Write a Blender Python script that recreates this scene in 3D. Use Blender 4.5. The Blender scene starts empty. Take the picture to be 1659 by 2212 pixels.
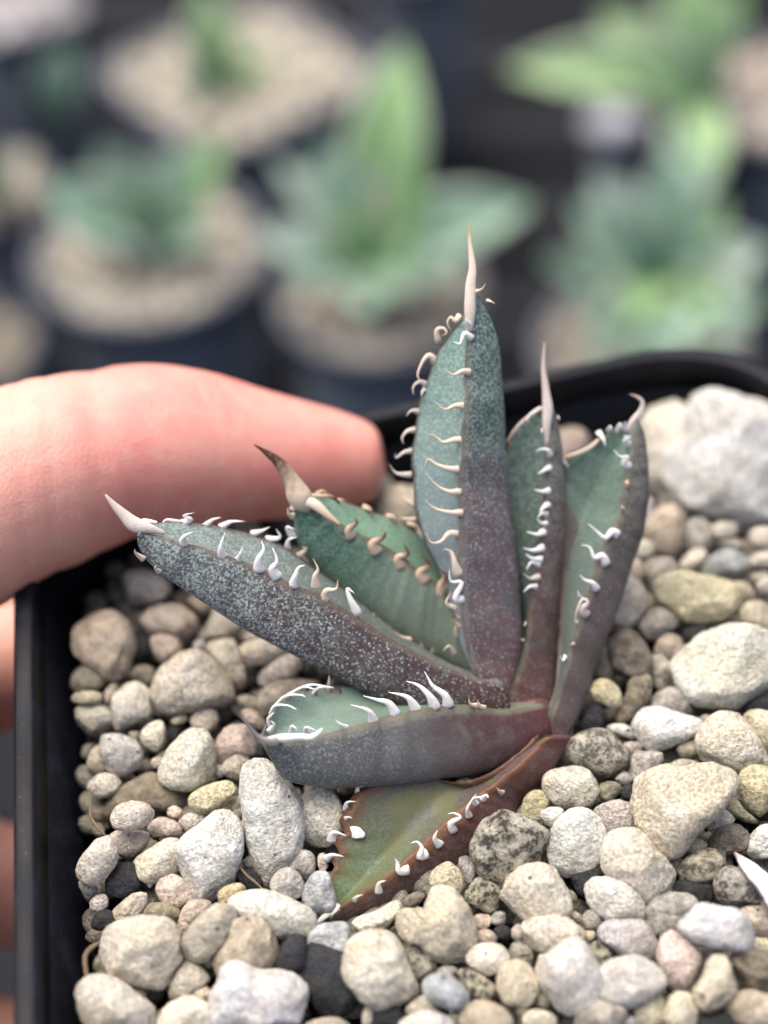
import bpy, bmesh, math, random
import numpy as np
from mathutils import Vector, Matrix
from math import radians as R_

# ------------------------------------------------------------------ camera, sky, sun (1 unit = 1 cm)
S = bpy.context.scene
COL = S.collection
S.unit_settings.scale_length = 0.01
PITCH, ROLL, CAMH = R_(49), R_(-4), 11.5
FOCUS = 12.6
Fw = Vector((0, math.cos(PITCH), -math.sin(PITCH)))
_r = Vector((1, 0, 0)); _u = Vector((0, math.sin(PITCH), math.cos(PITCH)))
Rt = _r*math.cos(ROLL) + _u*math.sin(ROLL)
Up = -_r*math.sin(ROLL) + _u*math.cos(ROLL)
CAM = Vector((0, 0, CAMH))
cd = bpy.data.cameras.new('camera'); cam = bpy.data.objects.new('camera', cd); COL.objects.link(cam)
M = Matrix((Rt, Up, -Fw)).transposed().to_4x4(); M.translation = CAM
cam.matrix_world = M
cd.sensor_fit = 'HORIZONTAL'; cd.sensor_width = 36; cd.lens = 36*48/26
cd.clip_start = .5; cd.clip_end = 2000
cd.dof.use_dof = True; cd.dof.focus_distance = FOCUS; cd.dof.aperture_fstop = 0.125
S.camera = cam

SUN_EL, SUN_AZ = R_(68), R_(-30)        # azimuth from +Y towards +X : the light comes from behind and left
w = bpy.data.worlds.new('World'); S.world = w; w.use_nodes = True
nt = w.node_tree; bg = nt.nodes['Background']
sky = nt.nodes.new('ShaderNodeTexSky'); sky.sky_type = 'NISHITA'; sky.sun_disc = False
sky.sun_elevation = SUN_EL; sky.sun_rotation = SUN_AZ
sky.air_density = 0.75; sky.dust_density = 7.0; sky.ozone_density = 1.0
nt.links.new(sky.outputs[0], bg.inputs[0]); bg.inputs[1].default_value = 0.15
sl = bpy.data.lights.new('sun', 'SUN'); sun = bpy.data.objects.new('sun', sl); COL.objects.link(sun)
sl.energy = 1.35; sl.angle = R_(55); sl.color = (1, .95, .86)
sd = Vector((math.sin(SUN_AZ)*math.cos(SUN_EL), math.cos(SUN_AZ)*math.cos(SUN_EL), math.sin(SUN_EL)))
sun.rotation_euler = (-sd).to_track_quat('-Z', 'Y').to_euler()
S.view_settings.view_transform = 'Standard'; S.view_settings.look = 'None'
S.view_settings.exposure = 1.06
S.cycles.use_denoising = True
S.cycles.max_bounces = 8

# ------------------------------------------------------------------ helpers
PW, PH = 1659.0, 2212.0; FPX = PW*48/26
def ray(x, y):
    return Fw + Rt*((x-PW/2)/FPX) + Up*((PH/2-y)/FPX)
def at(x, y, d):                 # a point at depth d (cm along the view axis) seen at picture place x, y
    return CAM + ray(x, y)*d
def onz(x, y, z):
    r = ray(x, y); return CAM + r*((z-CAMH)/r.z)
def depth(p): return (Vector(p)-CAM).dot(Fw)
def topx(p):
    q = Vector(p)-CAM; d = q.dot(Fw); return (PW/2+FPX*q.dot(Rt)/d, PH/2-FPX*q.dot(Up)/d)

def link(name, me, mat=None, parent=None, smooth=True):
    o = bpy.data.objects.new(name, me); COL.objects.link(o)
    if mat and not me.materials: me.materials.append(mat)
    if smooth: me.polygons.foreach_set('use_smooth', [True]*len(me.polygons))
    if parent is not None: o.parent = parent
    return o
def mesh(name, v, f):
    me = bpy.data.meshes.new(name); me.from_pydata([tuple(p) for p in v], [], f); me.update(); return me
def tag(o, label=None, cat=None, group=None, kind=None):
    for k, s in (('label', label), ('category', cat), ('group', group), ('kind', kind)):
        if s: o[k] = s
    return o
def empty(name, loc):
    o = bpy.data.objects.new(name, None); COL.objects.link(o); o.location = loc; o.empty_display_size = .2
    return o
def under(o, root):              # parent keeping world placement (root only has a location)
    o.parent = root
    if isinstance(o.data, bpy.types.Mesh) and root is not None:
        off = root.location if root.parent is None else Vector((0, 0, 0))
        o.data.transform(Matrix.Translation(-off))
    return o

class Mat:
    def __init__(s, name, rough=.5, spec=.5):
        s.m = bpy.data.materials.new(name); s.m.use_nodes = True
        s.t = s.m.node_tree; s.b = s.t.nodes['Principled BSDF']
        s.b.inputs['Roughness'].default_value = rough; s.b.inputs['Specular IOR Level'].default_value = spec
    def n(s, typ, **kw):
        nd = s.t.nodes.new('ShaderNode'+typ)
        for k, v in kw.items():
            if k in nd.inputs: s.put(nd.inputs[k], v)
            else: setattr(nd, k, v)
        return nd
    def put(s, inp, v):
        if isinstance(v, bpy.types.NodeSocket): s.t.links.new(v, inp)
        elif isinstance(v, tuple) and len(v) == 3 and inp.type == 'RGBA': inp.default_value = (*v, 1)
        else: inp.default_value = v
    def math(s, op, a, b=0.0, clamp=False):
        nd = s.t.nodes.new('ShaderNodeMath'); nd.operation = op; nd.use_clamp = clamp
        s.put(nd.inputs[0], a); s.put(nd.inputs[1], b); return nd.outputs[0]
    def mix(s, f, a, b, typ='MIX'):
        nd = s.t.nodes.new('ShaderNodeMix'); nd.data_type = 'RGBA'; nd.blend_type = typ
        s.put(nd.inputs[0], f); s.put(nd.inputs[6], a); s.put(nd.inputs[7], b); return nd.outputs[2]
    def step(s, x, lo, hi, a=0.0, b=1.0):
        nd = s.t.nodes.new('ShaderNodeMapRange'); nd.interpolation_type = 'SMOOTHSTEP'
        for i, v in enumerate((x, lo, hi, a, b)): s.put(nd.inputs[i], v)
        return nd.outputs[0]
    def noise(s, vec, scale, detail=3, rough=.55, dist=0.0):
        nd = s.n('TexNoise'); s.put(nd.inputs['Vector'], vec)
        nd.inputs['Scale'].default_value = scale; nd.inputs['Detail'].default_value = detail
        nd.inputs['Roughness'].default_value = rough; nd.inputs['Distortion'].default_value = dist
        return nd.outputs[0]
    def voro(s, vec, scale, feature='F1', rand=1.0):
        nd = s.n('TexVoronoi', feature=feature); s.put(nd.inputs['Vector'], vec)
        nd.inputs['Scale'].default_value = scale; nd.inputs['Randomness'].default_value = rand
        return nd.outputs[0]
    def obj(s): return s.n('TexCoord').outputs['Object']
    def attr(s, name): return s.n('Attribute', attribute_name=name).outputs['Fac']
    def bump(s, h, strength, dist=.02, base=None):
        nd = s.n('Bump'); nd.inputs['Strength'].default_value = strength; nd.inputs['Distance'].default_value = dist
        s.put(nd.inputs['Height'], h)
        if base is not None: s.put(nd.inputs['Normal'], base)
        s.t.links.new(nd.outputs[0], s.b.inputs['Normal']); return nd.outputs[0]
    def col(s, c): s.put(s.b.inputs['Base Color'], c)

def catmull(P, n):               # P: (k, m) array -> n samples, centripetal-free uniform Catmull-Rom
    P = np.asarray(P, float); k = len(P)
    Q = np.vstack([2*P[0]-P[1], P, 2*P[-1]-P[-2]])
    out = []
    for t in np.linspace(0, k-1, n):
        i = min(int(t), k-2); u = t-i
        a, b, c, d = Q[i], Q[i+1], Q[i+2], Q[i+3]
        out.append(.5*((2*b)+(c-a)*u+(2*a-5*b+4*c-d)*u*u+(3*b-a-3*c+d)*u**3))
    return np.array(out)

def tube(pts, rad, n=8, rings=12, flat=1.0, cap=True):
    """a tapering tube along 3-D points; rad: list of radii at the points"""
    C = catmull([(*p, r) for p, r in zip(pts, rad)], rings)
    P, Rr = C[:, :3], np.maximum(C[:, 3], .0008)
    T = np.gradient(P, axis=0); T /= np.linalg.norm(T, axis=1)[:, None]+1e-9
    ref = np.array(Fw) if abs(T[0] @ np.array(Fw)) < .9 else np.array(Rt)
    v, f = [], []
    for i in range(rings):
        a = np.cross(T[i], ref); a /= np.linalg.norm(a)+1e-9; b = np.cross(T[i], a)
        for j in range(n):
            th = 2*math.pi*j/n
            v.append(P[i]+Rr[i]*(math.cos(th)*a+math.sin(th)*b*flat))
    for i in range(rings-1):
        for j in range(n):
            f.append((i*n+j, i*n+(j+1) % n, (i+1)*n+(j+1) % n, (i+1)*n+j))
    if cap:
        v.append(P[0]-T[0]*Rr[0]*.4); v.append(P[-1]+T[-1]*Rr[-1]*.6)
        for j in range(n):
            f.append((len(v)-2, (j+1) % n, j)); f.append((len(v)-1, (rings-1)*n+j, (rings-1)*n+(j+1) % n))
    return v, f

def sinnoise(P, freq, seed, n=9):
    g = np.random.RandomState(seed); out = np.zeros(len(P))
    for _ in range(n):
        k = g.normal(size=3)*freq; out += np.sin(P @ k + g.uniform(0, 6.28))
    return out/math.sqrt(n)

# ------------------------------------------------------------------ the square pot
mp = Mat('black_plastic', .5, .14)
o_ = mp.obj()
mp.col(mp.mix(mp.step(mp.noise(o_, 3.0, 5, .65), .45, .75), (.004, .0045, .0075), (.010, .012, .018)))
mp.col(mp.mix(mp.math('MULTIPLY', mp.step(mp.noise(o_, 26, 5, .7), .60, .74), .55), mp.mix(mp.step(mp.noise(o_, 3.0, 5, .65), .45, .75), (.004, .0045, .0075), (.012, .014, .021)), (.085, .088, .095)))
mp.put(mp.b.inputs['Roughness'], mp.step(mp.noise(o_, 1.5, 4), .3, .7, .42, .6))
mp.bump(mp.noise(o_, 40, 3), .08, .01)
M_POT = mp.m

RIMZ = .72
def rline(p, q): return (onz(*p, RIMZ).xy, onz(*q, RIMZ).xy)
(l0, l1), (b0, b1) = rline((28, 1276), (27, 2212)), rline((832, 876), (1300, 773))
ld = (l0-l1).normalized(); bd = (b1-b0).normalized()
def cross2(a, b): return a.x*b.y-a.y*b.x
tt = cross2(b0-l1, bd)/cross2(ld, bd)
CBL = l1+ld*tt; SIDE = 8.0
CBR = CBL+bd*8.5; CFL = CBL-ld*SIDE; CFR = CBR-ld*SIDE+bd*.25
def inset_ring(ins, z, rad, shrink=0.0, nseg=12):
    """rounded square with corners moved inwards by ins"""
    c = (CBL+CBR+CFL+CFR)/4; P = [CBL, CFL, CFR, CBR]; out = []
    P = [c+(p-c)*(1-(ins*1.0)/ ((p-c).length*.7071)) for p in P]
    rads = [rad, rad, rad, rad+.75]
    for i in range(4):
        rad = rads[i]; p = P[i]; a = (P[i-1]-p).normalized(); b = (P[(i+1) % 4]-p).normalized()
        s, e = p+a*rad, p+b*rad
        for k in range(nseg+1):
            t = k/nseg; q = s*(1-t)**2+p*2*t*(1-t)+e*t*t
            out.append(Vector((q.x, q.y, z)))
        nx = P[(i+1) % 4]+(p-P[(i+1) % 4]).normalized()*rads[(i+1) % 4]
        for k in range(1, 8):
            t = k/8; q = e.lerp(nx, t); out.append(Vector((q.x, q.y, z)))
    return out
def rings_mesh(name, rings, close=False):
    n = len(rings[0]); v = [p for r in rings for p in r]; f = []
    for i in range(len(rings)-1 + (1 if close else 0)):
        a, b = i*n, ((i+1) % len(rings))*n
        for j in range(n): f.append((a+j, a+(j+1) % n, b+(j+1) % n, b+j))
    return v, f
pot = empty('square_pot', ((CBL+CBR+CFL+CFR)/4).to_3d()+Vector((0, 0, -6.3)))
tag(pot, 'black square plastic pot full of pebbles held by a hand', 'flower pot')
rim_r = [inset_ring(.03, RIMZ-.42, 1.05), inset_ring(0, RIMZ-.40, 1.05), inset_ring(0, RIMZ-.035, 1.05), inset_ring(.012, RIMZ-.01, 1.05), inset_ring(.035, RIMZ, 1.04),
         inset_ring(.15, RIMZ, 1.0), inset_ring(.175, RIMZ-.01, 1.0), inset_ring(.19, RIMZ-.04, .98), inset_ring(.20, RIMZ-.42, .98)]
v, f = rings_mesh('rim', rim_r, True); under(link('rim', mesh('rim', v, f), M_POT), pot)
wall_r = [inset_ring(.05, RIMZ-.41, 1.0), inset_ring(.95, -6.25, .8), inset_ring(1.05, -6.3, .8), inset_ring(1.05, -6.15, .8), inset_ring(.215, RIMZ-.3, .98), inset_ring(.215, RIMZ-.41, .98)]
wall_r = [inset_ring(.06, RIMZ-.38, 1.0), inset_ring(.95, -6.25, .8), inset_ring(1.05, -6.3, .8), inset_ring(1.1, -6.2, .8), inset_ring(.36, -.7, .9), inset_ring(.19, RIMZ-.38, .98)]
v, f = rings_mesh('wall', wall_r, True); under(link('wall', mesh('wall', v, f), M_POT), pot)
n0 = len(wall_r[0])
under(link('base', mesh('base', inset_ring(1.07, -6.22, .8)+inset_ring(1.07, -6.28, .8), [tuple(range(n0)), tuple(range(2*n0-1, n0-1, -1))]+[(j, (j+1) % n0, n0+(j+1) % n0, n0+j) for j in range(n0)]), M_POT, smooth=False), pot)
# soil under the pebbles
ms = Mat('potting_soil', .9, .2); o_ = ms.obj()
ms.col(ms.mix(ms.step(ms.noise(o_, 9, 5), .4, .65), (.006, .0055, .0055), (.022, .019, .016))); ms.bump(ms.noise(o_, 14, 5), .8, .1)
sr = inset_ring(.40, -.55, .9); ctr = sum(sr, Vector())/len(sr)
sv, sf = [], []
NR = 14
for i in range(NR):
    for p in sr: sv.append(ctr.lerp(p, 1-i/NR))
sv.append(ctr); n0 = len(sr)
for i in range(NR-1):
    for j in range(n0): sf.append((i*n0+j, i*n0+(j+1) % n0, (i+1)*n0+(j+1) % n0, (i+1)*n0+j))
for j in range(n0): sf.append(((NR-1)*n0+j, (NR-1)*n0+(j+1) % n0, len(sv)-1))
sv = np.array([tuple(p) for p in sv]); sv[:, 2] += sinnoise(sv, 3., 5)*.06
tag(link('potting_soil', mesh('potting_soil', sv, sf), ms.m), 'dark soil under the pebbles of the square pot', kind='stuff')

# ------------------------------------------------------------------ pebbles
CO = dict(cream=(.575, .535, .43), white=(.63, .615, .545), bright=(.70, .685, .60), warm=(.60, .55, .43), tan=(.53, .46, .355), pink=(.53, .45, .37),
          olive=(.37, .345, .25), yellow=(.52, .48, .33), brown=(.27, .235, .185), grey=(.46, .44, .39), mauve=(.48, .45, .425), blue=(.43, .45, .45),
          charcoal=(.045, .048, .055), greytan=(.50, .465, .385), beige=(.56, .515, .42), speck=(.43, .41, .33))
CN = dict(cream='cream', white='white', bright='bright white', warm='warm cream', tan='tan', pink='pinkish', olive='olive', yellow='yellowish', brown='brown',
          grey='grey', mauve='mauve grey', blue='bluish grey', charcoal='charcoal', greytan='grey tan', beige='beige', speck='dark speckled')
mm = Mat('pebble_stone', .85, .25)
oi = mm.n('ObjectInfo'); o_ = mm.obj()
pc = mm.n('VectorMath', operation='ADD'); mm.put(pc.inputs[0], o_)
cmb = mm.n('CombineXYZ'); mm.put(cmb.inputs[0], mm.math('MULTIPLY', oi.outputs['Random'], 37)); mm.put(cmb.inputs[1], mm.math('MULTIPLY', oi.outputs['Random'], 91))
mm.put(pc.inputs[1], cmb.outputs[0]); P_ = pc.outputs[0]
big = mm.noise(P_, 2.2, 4, .6); fine = mm.noise(P_, 30, 4, .7); mid = mm.noise(P_, 9, 4, .6)
c = mm.mix(mm.step(big, .35, .68), oi.outputs['Color'], mm.mix(1.0, oi.outputs['Color'], (.94, .89, .81), 'MULTIPLY'))
c = mm.mix(mm.step(mm.noise(P_, 3.1, 3), .52, .75, 0, .6), c, mm.mix(1.0, oi.outputs['Color'], (1.18, 1.22, 1.30), 'MULTIPLY'))
grain = mm.step(fine, .36, .66, .60, 1.26)
cg = mm.n('CombineColor'); [mm.put(cg.inputs[i], grain) for i in range(3)]
c = mm.mix(1.0, c, cg.outputs[0], 'MULTIPLY')
al = oi.outputs['Alpha']                                   # alpha carries how dirty the stone is
dirt = mm.math('MULTIPLY', mm.step(mm.math('ADD', mm.math('MULTIPLY', fine, .55), mm.math('MULTIPLY', mid, .55)), .50, .62), mm.math('SUBTRACT', 1.0, al), True)
c = mm.mix(dirt, c, (.055, .052, .042))
pit = mm.math('MULTIPLY', mm.step(mm.voro(P_, 4.2), .10, .045), mm.step(mm.noise(P_, 1.7, 1), .5, .56))
c = mm.mix(mm.math('MULTIPLY', pit, .8), c, (.05, .05, .055))
mm.col(c)
hh = mm.math('ADD', mm.math('MULTIPLY', fine, .8), mm.math('MULTIPLY', mid, 1.0)); hh = mm.math('SUBTRACT', hh, mm.math('MULTIPLY', pit, .7))
mm.bump(hh, 1.0, .075)
M_PEB = mm.m

def ico(sub):
    bm = bmesh.new(); bmesh.ops.create_icosphere(bm, subdivisions=sub, radius=1)
    v = np.array([p.co[:] for p in bm.verts]); f = [[x.index for x in q.verts] for q in bm.faces]; bm.free(); return v, f
ICO = {s: ico(s) for s in (2, 3, 4, 5)}
RNG = np.random.RandomState(4)
Rn, Un, Fn = (np.array(x) for x in (Rt, Up, Fw))

def smooth_poly(poly, n=72):
    P = np.array(poly, float); c = P.mean(0)
    # area centroid
    x, y = P[:, 0], P[:, 1]; x1, y1 = np.roll(x, -1), np.roll(y, -1); cr = x*y1-x1*y; A = cr.sum()/2
    if abs(A) > 1: c = np.array([((x+x1)*cr).sum()/(6*A), ((y+y1)*cr).sum()/(6*A)])
    # dense outline with Chaikin rounding
    Q = P
    for _ in range(3):
        N = np.roll(Q, -1, 0); Q = np.stack([Q*.78+N*.22, Q*.22+N*.78], 1).reshape(-1, 2)
    d = Q-c; th = np.arctan2(-d[:, 1], d[:, 0]); r = np.hypot(d[:, 0], d[:, 1])
    o = np.argsort(th); th, r = th[o], r[o]
    T = np.linspace(-math.pi, math.pi, n, endpoint=False)
    return c, T, np.interp(T, np.r_[th-2*math.pi, th, th+2*math.pi], np.r_[r, r, r])

PEBBLES = []      # dicts: object, px, radius, colour
def pebble(poly, colour, z=None, seed=0, sub=None, lev=0, grow=1.13, flat=.8, rough=1.0):
    """poly: outline in picture places (1659 wide); the stone lies on the gravel where that outline is seen"""
    c, T, r = smooth_poly(poly); rm = math.sqrt((r**2).mean())
    if z is None: z = (.12 if rm > 55 else (.04 if rm > 36 else -.04))+lev*.16
    ctr = onz(c[0], c[1], z); d = depth(ctr); sc = d/FPX; g = np.random.RandomState(seed+11)
    sub = sub or (5 if rm > 60 else 4 if rm > 26 else 3)
    V, Fc = ICO[sub]
    th = np.arctan2(V[:, 1], V[:, 0]); rr = np.interp(th, np.r_[T, math.pi], np.r_[r, r[0]])
    cl = np.hypot(V[:, 0], V[:, 1]); e = g.uniform(.72, .95)
    lat = rr*cl**e; dz = np.sign(V[:, 2])*np.abs(V[:, 2])**g.uniform(.8, 1.0)*rm*flat*g.uniform(.85, 1.1)
    P = np.stack([np.cos(th)*lat, np.sin(th)*lat, dz], 1)/rm
    for _ in range(int(g.randint(4, 10))):              # flattened facets on the exposed side
        nrm = g.normal(size=3); nrm[2] = abs(nrm[2])+.5; nrm /= np.linalg.norm(nrm)
        h = P @ nrm; m = h.max()*g.uniform(.78, .93); ov = np.maximum(h-m, 0)
        P -= nrm[None]*(ov*.85)[:, None]
    P *= (1+.034*sinnoise(P, 2.6, seed)*rough+.021*sinnoise(P, 6.5, seed+1)*rough+.012*sinnoise(P, 15, seed+2, 14)*rough+.006*sinnoise(P, 32, seed+3, 14))[:, None]
    P *= (1-.055*np.clip(sinnoise(P, 8.5, seed+5, 12)-1.15, 0, 1.2)-.03*np.clip(sinnoise(P, 19, seed+6, 14)-1.2, 0, 1.2))[:, None]
    k = rm*sc*grow
    Wd = (P[:, :1]*Rn+P[:, 1:2]*Un-P[:, 2:3]*Fn)*k
    o = link('pebble', mesh('pebble', Wd, Fc), M_PEB)
    o.location = ctr
    cc = np.array(CO[colour])*(1.33 if colour != 'charcoal' else 1)*g.uniform(.9, 1.08)*np.array([1.0, 1.0, 1.02])*np.array([1, g.uniform(.98, 1.02), g.uniform(.94, 1.06)])
    clean = {'speck': .05, 'brown': .35, 'grey': .45, 'charcoal': .5, 'olive': .45, 'greytan': .55, 'tan': .62, 'blue': .6}.get(colour, .85)
    o.color = (*np.minimum(cc, .82), max(0, min(1, clean+g.uniform(-.12, .12))))
    asp = r[:36]+r[36:]; asp = asp.max()/asp.min()
    PEBBLES.append(dict(o=o, c=c, r=rm, col=colour, asp=asp, poly=np.stack([c[0]+np.cos(T)*r, c[1]-np.sin(T)*r], 1)))
    return o

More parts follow.
